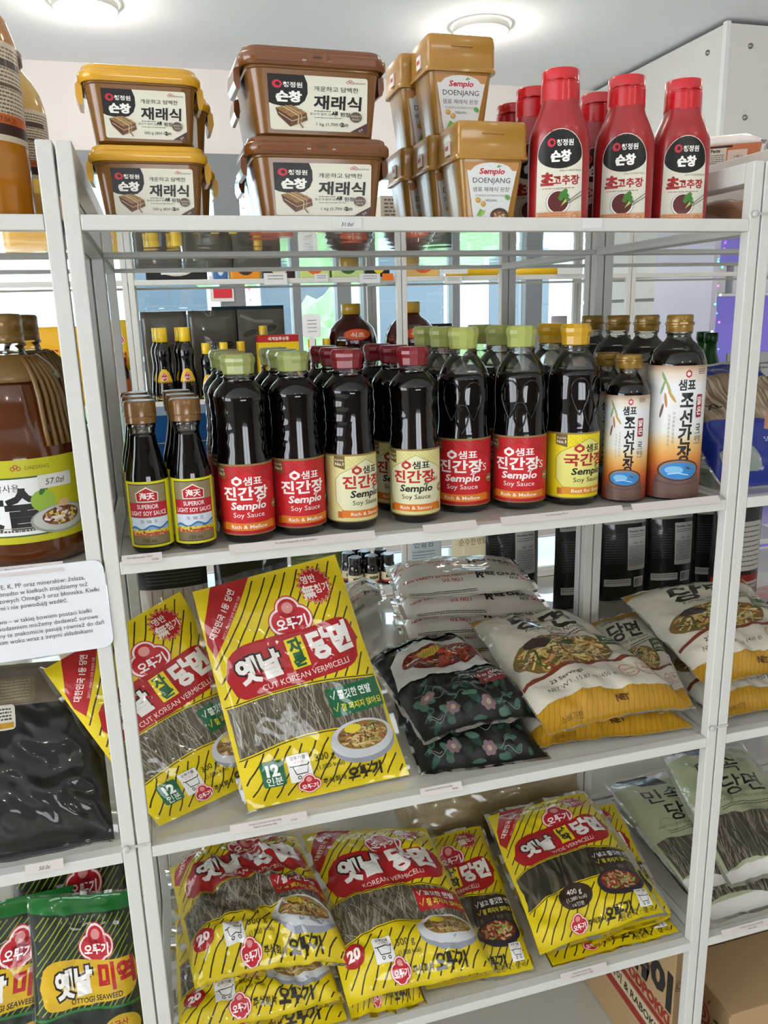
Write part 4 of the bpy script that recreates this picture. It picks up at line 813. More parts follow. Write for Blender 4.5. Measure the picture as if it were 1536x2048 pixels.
def seaweed_design():
    d = D(150, 200); d.rect(0, 0, 150, 200, '#10200f'); stripes(d, 2, 148, 84, 182, 9, 1.0, 1.3, '#8d9a22', 1.2, 4); d.rect(0, 184, 150, 200, '#0f6a22'); emblem(d, 92, 152, 48)
    blob(d, 10, 148, 88, 138, '#cfa714', 4); d.text('옛날', 58, 104, 28, '#e9e4dc', bold=.05, rot=3, outline='#1d1712', ow=.08); d.text('미역', 118, 106, 30, '#b01a1e', bold=.05, rot=3); d.text('OTTOGI SEAWEED', 88, 93, 8.4, '#241c10', bold=.02)
    d.rib([(0, 78), (40, 84), (80, 86), (150, 80)], 3, '#1d6a2c'); d.rect(0, 0, 150, 76, '#141814'); food(d, 75, 30, 72, 34, '#10150f', ['#1c2a1a', '#26382a', '#0c120c', '#3a4f3c', '#16301c'], 120, 6, (2, 5)); d.ell(118, 56, 26, 17, '#c2a01a', 26); d.put([[(104, 46), (118, 42), (102, 30)]], '#c2a01a')
    for k, (s_, c) in enumerate((('국산', '#a01a1a'), ('알칼리', '#2a1c10'))): y = 58-k*14; d.rib([(98, y+5), (101, y), (105, y+9)], 1.2, '#7a1a14'); d.text(s_, 108, y, 11, c, 'l', .02)
    d.ell(30, 16, 18, 15, '#d2b41c', 22); d.text('50g', 30, 11, 14, '#a01a1a', bold=.04); return d
def glass_design():
    d = D(220, 320); d.rect(0, 0, 220, 320, '#cfc8b6'); d.rect(0, 296, 220, 320, '#b98a1c'); d.rect(0, 0, 220, 40, '#b98a1c'); stripes(d, 2, 218, 2, 40, 8, 2.2, .9, '#9a6f10', .8, 3); stripes(d, 2, 218, 298, 319, 8, 2.2, .9, '#9a6f10', .8, 5)
    d.text('Sempio 샘표', 90, 274, 17, '#2a2422', bold=.02); d.text('당면', 104, 214, 60, '#241c1a', bold=.03, shear=.12, sx=1.15); d.text('직접 만든', 176, 270, 13, '#7a2a22'); d.text('Korean Glass Noodles', 118, 200, 13, '#2a2422'); d.lines(96, 192, 190, 2, 6, '#4a423c', 2.6)
    d.put([[(168, 146), (216, 146), (216, 186), (168, 186)]], '#35502a'); d.text('간편하게', 192, 170, 9, '#e4e6da'); d.text('삶으세요', 192, 158, 9, '#e4e6da', bold=.02); d.lines(172, 152, 212, 1, 3, '#b9c4a8', 1.6)
    food(d, 92, 138, 84, 46, '#7a6430', ['#c2a65c', '#8a6a34', '#d8c07c', '#5a3a26', '#a5522c', '#4a5a2a', '#b8903f', '#e0cc92'], 230, 8, (2, 4.4), .6); d.ell(60, 166, 24, 13, '#3c2a26', 16); d.ell(110, 158, 12, 7, '#3a4a24', 12)
    xs = [2+216*i/14 for i in range(15)]; cv = lambda x: 84 + 26*(x/220)**2 + 6*sin(x/40); d.strip([(x, cv(x)) for x in xs], [(x, cv(x)+8) for x in xs], '#7a3420'); d.strip([(x, 38+4*sin(x/30)) for x in xs], [(x, cv(x)) for x in xs], '#d4cdba')
    d.text('23 Servings', 62, 72, 11, '#2a2422', bold=.02); d.text('NET WT. 15.87 oz (450 g)', 80, 56, 11, '#3a322c', sx=.9); d.ring(160, 68, 14, 1.3, '#b0482c', 22); d.text('Gluten', 160, 69, 8, '#b0482c'); d.text('free', 160, 60, 8, '#b0482c'); d.rib([(178, 56), (178, 80), (206, 80), (206, 56), (178, 56)], 1.3, '#b0482c'); d.text('·No·', 192, 68, 10, '#b0482c', bold=.02); d.text('Preservatives', 192, 60, 4.6, '#b0482c')
    d.text('NET', 120, 18, 11, '#4a2a10', bold=.03); d.text('소비기한', 40, 10, 9, '#6a4a10'); return d
def black_design():
    d = D(210, 300); d.rect(0, 0, 210, 300, '#131413'); rnd = random.Random(9)
    for k in range(60):
        x, y = rnd.uniform(8, 202), rnd.uniform(8, 110); d.ell(x, y, rnd.uniform(5, 13), rnd.uniform(3, 7), rnd.choice(['#2a4a3c', '#3a5a4a', '#1c3a30', '#4a6a58', '#24302a']), 14, rot=rnd.uniform(0, 180))
    for k in range(14):
        x, y = rnd.uniform(8, 150), rnd.uniform(10, 100); d.rib([(x+i*4, y+6*sin(i*.8+k)) for i in range(8)], .9, '#7d8a80')
    for x, y in ((60, 30), (120, 24), (30, 64)): 
        for i in range(6): d.ell(x+8*cos(i*pi/3), y+6*sin(i*pi/3), 5, 4, '#7d6468', 12)
        d.ell(x, y, 4, 3.4, '#a89878', 12)
    for k in range(5): d.ell(140+14*(k % 3), 70+16*(k//3), 13, 9, '#7a2a2c', 16, rot=20)
    d.poly([(4, 130), (30, 118), (120, 112), (190, 122), (206, 150), (196, 210), (150, 232), (60, 232), (16, 205)], '#cfcdc6'); food(d, 108, 176, 78, 40, '#6a2018', ['#a5321e', '#8a2418', '#c2583a', '#54201a', '#e0d6c0', '#b0462c', '#3a1a14'], 170, 5, (2, 5), .6); d.ell(92, 196, 26, 13, '#c9a83a', 16)
    for i in range(7): d.rib([(76+i*6, 188), (86+i*5, 204)], 1.6, '#8a7a2a')
    d.poly([(20, 246), (80, 252), (150, 248), (196, 252), (198, 282), (120, 288), (24, 284)], '#1d1c1a'); d.text('진짬뽕', 104, 256, 26, '#3a3732', bold=.05)
    d.text('Net Weight / Poids net / Nettogewicht', 146, 104, 7, '#d8d4ca', sx=.8); d.text('Netto gewicht / Peso neto / Masa net', 146, 95, 7, '#d8d4ca', sx=.8); d.text('17.6 oz (500g)', 152, 82, 12, '#e8e4da', bold=.01, sx=.9); d.text('(1,875 kcal)', 160, 68, 10, '#e8e4da', sx=.9); return d
def rice_design():
    d = D(280, 210); d.rect(0, 0, 280, 210, '#d3ccbf')
    for y, k in ((30, 1), (110, 1.2)):
        d.text('NEW VARIETY EXTRA FANCY RICE', 90, y+8, 11.5*k, '#b02a2c', bold=.03, sx=.86); d.text('U.S. NO.1', 112, y-6, 10.5*k, '#b02a2c', bold=.03); d.text('R', 170, y-4, 26*k, '#1d1a1a', bold=.04); d.text('HEE CHUN', 214, y+2, 17*k, '#1d1a1a', bold=.05, sx=.95); d.text('RICE', 240, y-9, 9*k, '#1d1a1a', bold=.02)
        d.rect(256, y-6, 276, y+18, '#b8262c'); d.text('米', 266, y-2, 19, '#eae2da', bold=.03)
    d.lines(20, 8, 160, 2, 4, '#3a3634', 2); d.text('NEW', 14, 90, 10, '#b02a2c', bold=.03, rot=70); d.text('NEW CROP', 18, 150, 10, '#b02a2c', bold=.03, rot=70); return d
def folk_design():
    d = D(200, 380); d.rect(0, 0, 200, 380, '#a9ad8a'); d.rect(0, 340, 200, 380, '#c9c8c0'); d.rect(0, 0, 200, 26, '#d6d3ca'); d.put([[(20, 380), (90, 380), (120, 318), (60, 326)]], '#0f1a24'); d.ell(66, 352, 22, 12, '#1f6a8a', 18, rot=-30); d.ell(66, 352, 12, 6, '#0f1a24', 14, rot=-30)
    d.text('민속', 90, 252, 62, '#16140f', bold=.01, sx=.9); d.text('당면', 120, 190, 62, '#16140f', bold=.01, sx=.9); d.text('SWEET POTATO STARCH NOODLES', 100, 172, 8.5, '#5a5a44'); d.lines(50, 160, 160, 2, 6, '#5a5a44', 2.4); d.ring(60, 180, 20, 1, '#6a6a50')
    noodles(d, 6, 194, lambda x: 26 + 8*sin(x/30), lambda x: 138 + 6*sin(x/25), '#4a4438', ['#7a7262', '#5f5748', '#8d8472', '#3f392e'], 120, (1.2, 2.4), 12, 3); return d
def nori_design():
    d = D(200, 230); d.rect(0, 0, 200, 230, '#141412'); d.rect(0, 168, 200, 230, '#6a5f50'); d.rr(18, 172, 130, 206, 4, '#7a6d58'); d.lines(24, 200, 124, 7, 4.2, '#a5987e', 1.2); d.rr(6, 140, 106, 170, 4, '#cfc9b8'); d.rect(8, 142, 104, 149, '#b88a1c'); d.lines(10, 164, 102, 4, 4, '#2a2622', 2); return d
DES = {'cut': vermicelli('cut'), 'korean': vermicelli('korean'), 'wide': vermicelli('wide'), 'seaweed': seaweed_design(), 'glass': glass_design(), 'black': black_design(), 'rice': rice_design(), 'folk': folk_design(), 'nori': nori_design()}
CLEARF = clear('clear_film', .03, '#f3f2ec', .12)
FILMC = {'cut': YEL, 'korean': YEL, 'wide': YEL, 'seaweed': '#14301a', 'glass': '#c9c2b0', 'black': '#171817', 'rice': '#d3ccbf', 'folk': '#c9c8c0', 'nori': '#1a1916'}
def bag(kind, name, label, cat, corners, T, back=.35, crump=.0035, seed=1, bend=0., edge=.007, flare=.010, group=None, fine=1., nx=26, ny=36, droop=0., pinch=.09, wrinkle_dir=None):
    """sealed film bag spanned between four corners (BL, BR, TR, TL), puffed by T, creased, with print on its face"""
    bl, br, tr, tl = [np.array(c, float) for c in corners]; base = np.array([(bl[0]+br[0]+tr[0]+tl[0])/4, (bl[1]+br[1]+tr[1]+tl[1])/4, min(c[2] for c in corners)])
    bl, br, tr, tl = bl-base, br-base, tr-base, tl-base; n = np.cross((br-bl)+(tr-tl), (tl-bl)+(tr-br)); n /= np.linalg.norm(n)
    t = thing(name, label, cat, tuple(base), 0, group); o3 = Vector((seed*3.7, seed*1.3, 0)); W = float(np.linalg.norm(br-bl)); H = float(np.linalg.norm(tl-bl))
    def prof(u, v):
        a = max(0., 1-abs(2*u-1)**3.0); vv = min(1, max(0, (v-.04)/.92)); b = max(0., 1-abs(2*vv-1)**4.0); return (a**.62)*(b**.6)
    def mid(u, v):
        e = 1 - pinch*(abs(2*v-1)**6)*(-1 if pinch < 0 else 1); uu = .5 + (u-.5)
        p = (1-uu)*(1-v)*bl + uu*(1-v)*br + uu*v*tr + (1-uu)*v*tl; w = noise.noise(Vector((u*2.2, v*3.1, 5)) + o3)*edge; q = p + n*(w + bend*4*v*(1-v)); q[2] += -droop*(max(0, abs(2*u-1)-.6)+max(0, abs(2*v-1)-.7)); return q
    def crease(u, v):
        p = Vector((u*W*28, v*H*28, 0)) + o3; c = (1-abs(noise.noise(p*.55))*2.2)*.9 + (1-abs(noise.noise(p*1.25 + Vector((9, 0, 0))))*2.2)*.45*fine + noise.noise(p*2.9)*.22*fine
        near = max(0, abs(2*v-1)-.62)*2.2; c += near*sin((u+.04*noise.noise(p*.3))*W*230 + seed)*.5; return c
    fr = np.zeros((nx+1, ny+1, 3)); bk = np.zeros((nx+1, ny+1, 3))
    for i in range(nx+1):
        for j in range(ny+1):
            u, v = i/nx, j/ny; m = mid(u, v); k = prof(u, v); fr[i, j] = m + n*(T*k + 1.5*crump*crease(u, v)*min(1, .25 + k)); bk[i, j] = m - n*(T*back*k) + (n*(crump*crease(u, v)*.25) if k < .01 else 0)
            if k < .01: bk[i, j] = fr[i, j] - n*.0006
    zmin = [a for a in (1.7320, 1.3450, .9574, .5702) if base[2] > a - .03][0] - base[2]      # rests on its shelf, never in it
    fr[..., 2] = np.maximum(fr[..., 2], zmin + .0009); bk[..., 2] = np.maximum(bk[..., 2], zmin)
    S = Surf(nx, ny, P=fr); V, F, N = S.mesh(); V = list(map(tuple, V)); nb = len(V); B = bk.reshape(-1, 3); V += list(map(tuple, B)); F = list(F); I = lambda i, j: i*(ny+1)+j
    for i in range(nx):
        for j in range(ny): F += [(nb+I(i, j), nb+I(i, j+1), nb+I(i+1, j)), (nb+I(i+1, j+1), nb+I(i+1, j), nb+I(i, j+1))]
    rim = [I(i, 0) for i in range(nx)] + [I(nx, j) for j in range(ny)] + [I(i, ny) for i in range(nx, 0, -1)] + [I(0, j) for j in range(ny, 0, -1)]
    for a, b in zip(rim, rim[1:]+rim[:1]): F.append((a, nb+a, nb+b, b))
    mk('film_bag', V, F, film(FILMC[kind]), t)
    key = ('bag', kind, nx, ny)
    if key not in PRE: PRE[key] = S.prep(DES[kind])
    S.put(PRE[key], 'printed_face', t, film, .0003, .000022)
    if flare:     # clear unprinted margin of the film round the seal
        E = []; rnd = random.Random(seed); P = fr.reshape(-1, 3); c0 = P[rim].mean(0); Vv = []; Ff = []
        for q, a in enumerate(rim):
            out = P[a]-c0; out = out - n*np.dot(out, n); out /= np.linalg.norm(out); f = flare*(.75+.5*noise.noise(Vector((q*.21, seed, 0)))); Vv += [tuple(P[a]), tuple(P[a] + out*f + n*(.004*noise.noise(Vector((q*.33, 3, seed)))))]
        L = len(rim)
        for q in range(L): r_ = (q+1) % L; Ff.append((2*q, 2*r_, 2*r_+1, 2*q+1))
        mk('clear_margin', [(a, b, max(c, zmin)) for a, b, c in Vv], Ff, CLEARF, t)
    return t
s3, s4 = .9548, .5676
CV, KV, WV = 'cut vermicelli', 'vermicelli', 'wide vermicelli'
bag('cut', 'vermicelli_bag', 'yellow bag of cut vermicelli leaning upright, its whole face showing', 'noodle bag', [(.146, .030, .962), (.384, .052, .958), (.309, .158, 1.276), (.100, .150, 1.246)], .020, .4, 0.0034, 3, flare=.012)
bag('cut', 'vermicelli_bag', 'yellow bag of cut vermicelli leaning out past the left post', 'noodle bag', [(.026, .040, .958), (.205, .100, .975), (.083, .205, 1.230), (-.102, .118, 1.172)], .020, .4, 0.004, 8, flare=.010)
# black noodle bags
bag('black', 'noodle_bag', 'glossy black noodle bag with red noodle dish, lying on another', 'noodle bag', [(.420, .080, 1.001), (.630, .098, 1.001), (.582, .385, 1.022), (.406, .364, 1.017)], .022, .15, 0.0065, 11, droop=.02, flare=.012)
bag('black', 'noodle_bag', 'glossy black noodle bag with floral print, underneath the other', 'noodle bag', [(.402, .045, .958), (.600, .030, .958), (.617, .335, .962), (.444, .350, .962)], .024, .05, 0.0055, 12, flare=.010)
# white glass noodle bags
bag('glass', 'glass_noodle_bag', 'white glass noodle bag with amber seals lying on top at the shelf edge', 'noodle bag', [(.600, .026, 1.008), (.858, .030, 1.006), (.822, .385, 1.040), (.620, .400, 1.040)], .026, .15, 0.0055, 21, droop=.012, flare=.006)
bag('glass', 'glass_noodle_bag', 'white glass noodle bag at the bottom of the pile, amber end showing', 'noodle bag', [(.598, .050, .960), (.858, .028, .960), (.850, .400, .962), (.630, .410, .962)], .024, .05, .007, 22, flare=.004)
bag('glass', 'glass_noodle_bag', 'white glass noodle bag leaning between the pile and the right post', 'noodle bag', [(.800, .035, .992), (.858, .035, .998), (.985, .365, 1.024), (.850, .375, 1.004)], .010, .1, .004, 23, flare=.004)
bag('glass', 'glass_noodle_bag', 'white glass noodle bag on top of the pile on the right unit', 'noodle bag', [(.915, .080, 1.012), (1.140, .070, 1.012), (1.230, .375, 1.060), (.945, .380, 1.055)], .028, .2, 0.0055, 24, droop=.01, flare=.006)
bag('glass', 'glass_noodle_bag', 'white glass noodle bag under another on the right unit, amber end folded', 'noodle bag', [(.912, .035, .962), (1.150, .035, .962), (1.180, .360, .965), (.940, .370, .965)], .028, .05, .005, 25, flare=.004)
# rice sacks in a pile at the back
RZ = [(.505, .405, .957, .275, .215, 'white rice bag at the bottom of the rice pile'), (.520, .415, .996, .27, .21, 'white rice bag second from the bottom of the rice pile'), (.505, .420, 1.036, .28, .20, 'white rice bag second from the top of the rice pile'), (.500, .430, 1.077, .27, .19, 'white rice bag topmost of the rice pile')]
for k, (x, y, z, w_, h_, lb) in enumerate(RZ):
    dx = (.012, -.008, .006, 0)[k]; bag('rice', 'rice_bag', lb, 'rice bag', [(x+dx, y+.03, z), (x+w_+dx, y-.015, z), (x+w_+.03+dx, y+h_-.02, z+.006), (x+.03+dx, y+h_+.03, z+.006)], .030, .12 if k else .02, .0018, 31+k, flare=.012, nx=24, ny=22, edge=.005)
bag('rice', 'rice_bag', 'white rice bag poking out behind the rice pile', 'rice bag', [(.400, .590, .985), (.53, .70, .985), (.55, .80, .990), (.42, .76, .990)], .030, .3, .003, 36, flare=.012, nx=22, ny=20)
# shelf with the yellow bags
bag('korean', 'vermicelli_bag', 'crumpled yellow vermicelli bag with 20-serving mark, on top by the left post', 'noodle bag', [(.050, .095, .648), (.288, .075, .650), (.250, .345, .694), (.020, .335, .692)], .040, .12, 0.0095, 41, droop=.03, flare=.014, fine=1.5)
bag('korean', 'vermicelli_bag', 'yellow vermicelli bag lying slanted with a noodle bowl print, beside the crumpled one', 'noodle bag', [(.272, .026, .604), (.508, .020, .606), (.492, .303, .676), (.264, .348, .680)], .034, .12, 0.006, 42, droop=.012, flare=.014)
bag('korean', 'vermicelli_bag', 'yellow vermicelli bag pressed under the crumpled bag', 'noodle bag', [(.022, .050, .596), (.262, .038, .596), (.258, .300, .602), (.024, .310, .602)], .030, .08, 0.0085, 43, flare=.012)
bag('korean', 'vermicelli_bag', 'yellow vermicelli bag at the very bottom near the left post', 'noodle bag', [(.022, .032, .571), (.270, .028, .571), (.260, .31, .573), (.024, .31, .573)], .015, .03, .004, 44, flare=.006)
bag('korean', 'vermicelli_bag', 'yellow vermicelli bag under the slanted bowl-print bag', 'noodle bag', [(.276, .024, .573), (.392, .020, .573), (.390, .300, .580), (.280, .310, .580)], .018, .05, 0.007, 45, flare=.010)
bag('wide', 'wide_vermicelli_bag', 'yellow wide vermicelli bag with dark noodle window, on top of its pile', 'noodle bag', [(.592, .022, .611), (.832, .036, .615), (.836, .314, .672), (.619, .300, .672)], .020, .12, 0.0042, 51, flare=.010, droop=.01)
bag('wide', 'wide_vermicelli_bag', 'yellow wide vermicelli bag half hidden behind the slanted bowl-print bag', 'noodle bag', [(.402, .040, .573), (.582, .024, .575), (.612, .319, .634), (.430, .322, .628)], .010, .1, 0.004, 52, flare=.008)
bag('wide', 'wide_vermicelli_bag', 'yellow wide vermicelli bag behind the top one beside the right post', 'noodle bag', [(.655, .036, .591), (.852, .042, .596), (.858, .310, .642), (.690, .310, .642)], .006, .1, .003, 53, flare=.008)
bag('wide', 'wide_vermicelli_bag', 'yellow wide vermicelli bag leaning against the right side opening', 'noodle bag', [(.700, .040, .5790), (.856, .046, .5830), (.905, .312, .628), (.735, .312, .628)], .003, .1, .003, 54, flare=.008)
bag('wide', 'wide_vermicelli_bag', 'yellow wide vermicelli bag at the bottom by the right post', 'noodle bag', [(.618, .026, .571), (.858, .024, .571), (.856, .30, .573), (.640, .30, .573)], .004, .03, .003, 55, flare=.006)
# pale noodle sack at the back
bag('folk', 'starch_noodle_bag', 'pale green starch noodle bag crossing behind the right post', 'noodle bag', [(.908, .070, .606), (1.030, .060, .610), (1.140, .375, .632), (.930, .380, .626)], .014, .1, .003, 61, flare=.012)
bag('folk', 'starch_noodle_bag', 'pale green starch noodle bag on top on the right unit, noodles showing', 'noodle bag', [(.968, .035, .632), (1.160, .035, .632), (1.260, .370, .672), (1.060, .375, .672)], .024, .15, 0.0055, 62, flare=.014)
bag('folk', 'starch_noodle_bag', 'pale green starch noodle bag at the bottom on the right unit', 'noodle bag', [(.930, .030, .572), (1.170, .030, .572), (1.200, .390, .575), (.950, .390, .575)], .028, .05, .004, 63, flare=.010)
# left unit: seaweed and nori
bag('seaweed', 'seaweed_bag', 'green striped seaweed bag standing next to the left post', 'seaweed bag', [(-.170, .040, .572), (-.022, .045, .572), (-.024, .100, .822), (-.158, .095, .848)], .020, .4, 0.003, 71, flare=.006)
bag('seaweed', 'seaweed_bag', 'green striped seaweed bag overlapping, further along the left unit', 'seaweed bag', [(-.318, .052, .572), (-.165, .060, .572), (-.105, .135, .826), (-.268, .125, .826)], .020, .4, 0.003, 72, flare=.006)
bag('seaweed', 'seaweed_bag', 'green striped seaweed bag standing behind the pair on the left unit', 'seaweed bag', [(-.205, .130, .572), (-.045, .135, .572), (-.030, .190, .880), (-.190, .185, .880)], .018, .4, .002, 73, flare=.006)
bag('nori', 'nori_bag', 'large glossy black nori bag leaning on the left unit', 'seaweed bag', [(-.250, .030, .957), (-.030, .032, .957), (-.045, .190, 1.150), (-.260, .190, 1.160)], .030, .4, 0.0055, 74, flare=.012, bend=.01)

FILMC['brown'] = '#7a5238'; DES['brown'] = D(100, 100).rect(0, 0, 100, 100, '#8a6044'); [DES['brown'].lines(8, 92, 92, 1, 4, '#c9b49a', 2) for _ in (0,)]
t = bag('brown', 'red_bean_bag', 'brown film bag of beans lying below the top side rail on the right unit', 'food bag', [(.905, .10, 1.7335), (.945, .05, 1.7335), (.962, .165, 1.74), (.915, .32, 1.74)], .030, .05, .005, 95, flare=.004, nx=14, ny=16)
bag('korean', 'vermicelli_bag', 'yellow bag lying at the back of the right unit behind the white glass noodles', 'noodle bag', [(1.255, .20, .960), (1.45, .18, .960), (1.47, .38, .985), (1.27, .385, .985)], .035, .05, .006, 96, flare=.006, nx=18, ny=20)

# ================================================================== goods behind, across the aisle and below
def simple_bottle(name, label, cat, loc, prof, body, cap, capm, lab=None, group=None, neck=None, rz=0):
    t = thing(name, label, cat, loc, rz, group); V, F = lathe(prof, 28); mk('bottle_body', V, F, body, t); V, F = lathe(cap, 24); smooth_by_angle(mk('cap', V, F, capm, t), 40)
    if neck: V, F = lathe(neck, 24, cap0=False); mk('neck', V, F, NECK, t)
    if lab: S = cyl_surf(*lab[0], nx=16, ny=lab[2] if len(lab) > 2 else 3); S.put(S.prep(lab[1]), 'label', t, paper)
    return t
# sesame oil across the aisle
def sesame_d():
    d = D(70, 80); d.poly([(0, 0), (70, 0), (66, 50), (56, 68), (45, 77), (35, 79), (25, 77), (14, 68), (4, 50)], '#e2b70c'); emblem(d, 35, 58, 26); d.text('100% 통참깨', 35, 40, 8, '#3a2410'); d.text('고소한', 35, 26, 15, '#d86a5a', bold=.02); d.text('참기름', 35, 5, 22, '#33140c', bold=.05); return d
SES = sesame_d()
def sesame(H, label, loc, group=None):
    s = H/.232; yc = M('#e6bf10', .3, .3); prof = [(r_*s, z*s) for r_, z in ((.030, 0), (.0345, .004), (.0335, .03), (.0285, .075), (.0245, .10), (.0235, .115), (.0255, .14), (.0265, .155), (.024, .168), (.018, .18), (.0155, .19))]
    cap = [(.0175*s, .187*s), (.018*s, .188*s), (.018*s, .230*s), (.0165*s, .232*s)]; rf = lambda z: (.0346 - (z/s-.004)*.085)*s
    return simple_bottle('sesame_oil_bottle', label, 'bottle', loc, prof, SOY, cap, yc, ((rf, .006*s, .104*s, 58), SES, 5), group, rz=R(-4))
zB2 = LVB[1]-.0014
b1 = sesame(.232, 'tall sesame oil bottle beside the aisle post, seen past the light soy sauce caps', (.105, 1.758, zB2)); copy_tree(b1, (.177, 1.758, zB2), label='tall sesame oil bottle between its twin and the shorter ones')
for x, y in ((.094, 1.832), (.166, 1.832)): copy_tree(b1, (x, y, zB2), label='tall sesame oil bottle standing behind the pair', group='tall sesame oil at the back')
b2 = sesame(.180, 'short sesame oil bottle next to the tall sesame pair', (.242, 1.755, zB2))
for x, y in ((.300, 1.765), (.360, 1.80), (.60, 1.775), (.656, 1.805)): copy_tree(b2, (x, y, zB2), label='short yellow-capped sesame oil bottle further along the aisle shelf', group='short sesame oil bottles')
# yellow gift carton
t = thing('oil_carton', 'yellow carton with red top band between the sesame bottles', 'carton', (.415, 1.755, zB2)); MB().box(0, 0, 0, .135, .07, .175).build('box', paper('#e3bd10'), t); MB().box(-.0006, -.0006, .175, .1356, .0706, .198).build('red_band', paper('#a81c1c'), t)
d = D(135, 22); d.text('세계일류상품', 67, 6, 13, '#f2e6d8', bold=.02); S = quad_surf((0, -.0008, .176), (.135, -.0008, .176), (.135, -.0008, .197), (0, -.0008, .197), 2, 2); S.put(S.prep(d), 'lettering', t, paper); d = D(135, 170); emblem(d, 67, 130, 60); S = quad_surf((0, -.0002, 0), (.135, -.0002, 0), (.135, -.0002, .17), (0, -.0002, .17), 2, 2); S.put(S.prep(d), 'emblem', t, paper)
copy_tree(b2, (.445, 1.85, zB2), label='yellow-capped bottle peeking over the yellow carton').scale = (1, 1, 1.27)
# grey seaweed pouches
def pouch(label, loc, w_, h_, c, des, rz=0, group=None, name='standing_pouch', cat='pouch', T=.018):
    t = thing(name, label, cat, loc, rz, group); nx, ny = 10, 12
    def fn(u, v):
        k = (1-abs(2*u-1)**3)*(1-v**3)*min(1, v*6+.55); return np.array(((u-.5)*w_, -T*k + .002*noise.noise(Vector((u*4, v*5, w_*99))) - (1-v)*.004, v*h_))
    S = Surf(nx, ny, fn); V, F, N = S.mesh(); V = list(map(tuple, V)); n = len(V); V += [(a, -b*.8+.002, c_) for a, b, c_ in V]; F = list(F) + [tuple(n+i for i in f[::-1]) for f in F]
    rimv = [i*(ny+1) for i in range(nx+1)] + [nx*(ny+1)+j for j in range(1, ny+1)] + [i*(ny+1)+ny for i in range(nx-1, -1, -1)] + [j for j in range(ny-1, 0, -1)]
    for a, b in zip(rimv, rimv[1:]+rimv[:1]): F.append((a, n+a, n+b, b))
    mk('pouch_film', V, F, film(c), t)
    if des: S.put(S.prep(des), 'printed_face', t, paper, .0004)
    return t
def gim(k):
    d = D(160, 280)
    if k: d.text('김가루', 78, 150, 24, '#2a2622', bold=.04); d.ell(128, 164, 17, 13, '#1f1b18', 18, 180, 360); d.ell(128, 166, 17, 8, '#1f1b18', 18, 0, 180); d.lines(50, 178, 106, 1, 4, '#3a352f', 3); d.lines(60, 136, 150, 1, 4, '#4a443c', 1.5)
    else: d.rect(0, 0, 160, 280, '#5f5a50'); d.ell(40, 200, 26, 10, '#3a362f', 12, rot=20); d.ell(110, 215, 24, 11, '#2f2b25', 12, rot=15); d.rib([(10, 260), (60, 240), (120, 238)], 10, '#8a857a'); d.lines(30, 120, 130, 3, 12, '#3a362f', 3)
    return d
for k, (x, wd, lb) in enumerate(((.120, .155, 'grey seaweed pouch behind the tall sesame bottles'), (.285, .165, 'grey seaweed pouch with bowl drawing behind the short sesame bottles'), (.455, .165, 'grey pouch with dark pebble shapes behind the yellow carton'))): pouch(lb, (x, 1.97, zB2), wd, .285, '#5f5a50', gim(k < 2))
pouch('teal-edged dark pouch at the back behind the grey pouches', (.42, 2.04, zB2), .26, .298, '#24424c', None)
# dark red vinegar jug
def vin_jug(label, loc):
    t = thing('vinegar_jug', label, 'jug', loc); mt = M('#3a0606', .08, .8, tr=.06, crough=.03); V, F = lathe([(.075, 0), (.085, .01), (.088, .06), (.082, .07), (.090, .09), (.084, .12), (.092, .15), (.088, .18), (.078, .21), (.058, .232), (.038, .245), (.032, .26)], 48, fn=lambda a, z: 1+.02*sin(a*12)); mk('jug_body', V, F, mt, t)
    V, F = lathe([(.034, .258), (.036, .26), (.036, .293), (.033, .296)], 32, fn=lambda a, z: 1+.01*sin(a*30)); mk('cap', V, F, M('#b08a14', .35, .3), t); S = cyl_surf(lambda z: .093, .165, .212, 34, nx=10, ny=3); d = D(60, 40); d.ell(30, 20, 28, 17, '#d2451c', 24); d.ell(30, 20, 25, 14, '#e0602a', 24); d.text('식초', 30, 13, 16, '#f2dccc', bold=.03); S.put(S.prep(d), 'label', t, paper); return t
vj = vin_jug('dark red ribbed vinegar jug with yellow cap beside the aisle post', (.965, 1.81, zB2)); copy_tree(vj, (.778, 1.93, zB2), label='dark red vinegar jug with yellow cap on the sesame oil side of the aisle post')
d = D(100, 60); d.ell(55, 34, 30, 18, '#a5848f', 16); d.ell(62, 26, 14, 9, '#d8cfd2', 12); d.ell(45, 42, 10, 7, '#7a5560', 12); d.lines(10, 14, 90, 2, 5, '#8a8a90', 2); pouch('black snack pouch with purple flower print beside the vinegar jug', (1.125, 2.0, zB2), .14, .215, '#15151a', d)
for k in range(5): simple_bottle('dark_sauce_bottle', 'black-capped dark sauce bottle in the row left of the vinegar jug', 'bottle', (.715+k*.0, 0, 0) if False else (.690+.045*(k % 3), 1.74+.06*(k//3), zB2), [(.018, 0), (.020, .004), (.020, .09), (.012, .12)], SOY, [(.0175, .118), (.018, .119), (.018, .146), (.016, .148)], M('#141414', .35), None, 'dark sauce bottles by the jug')
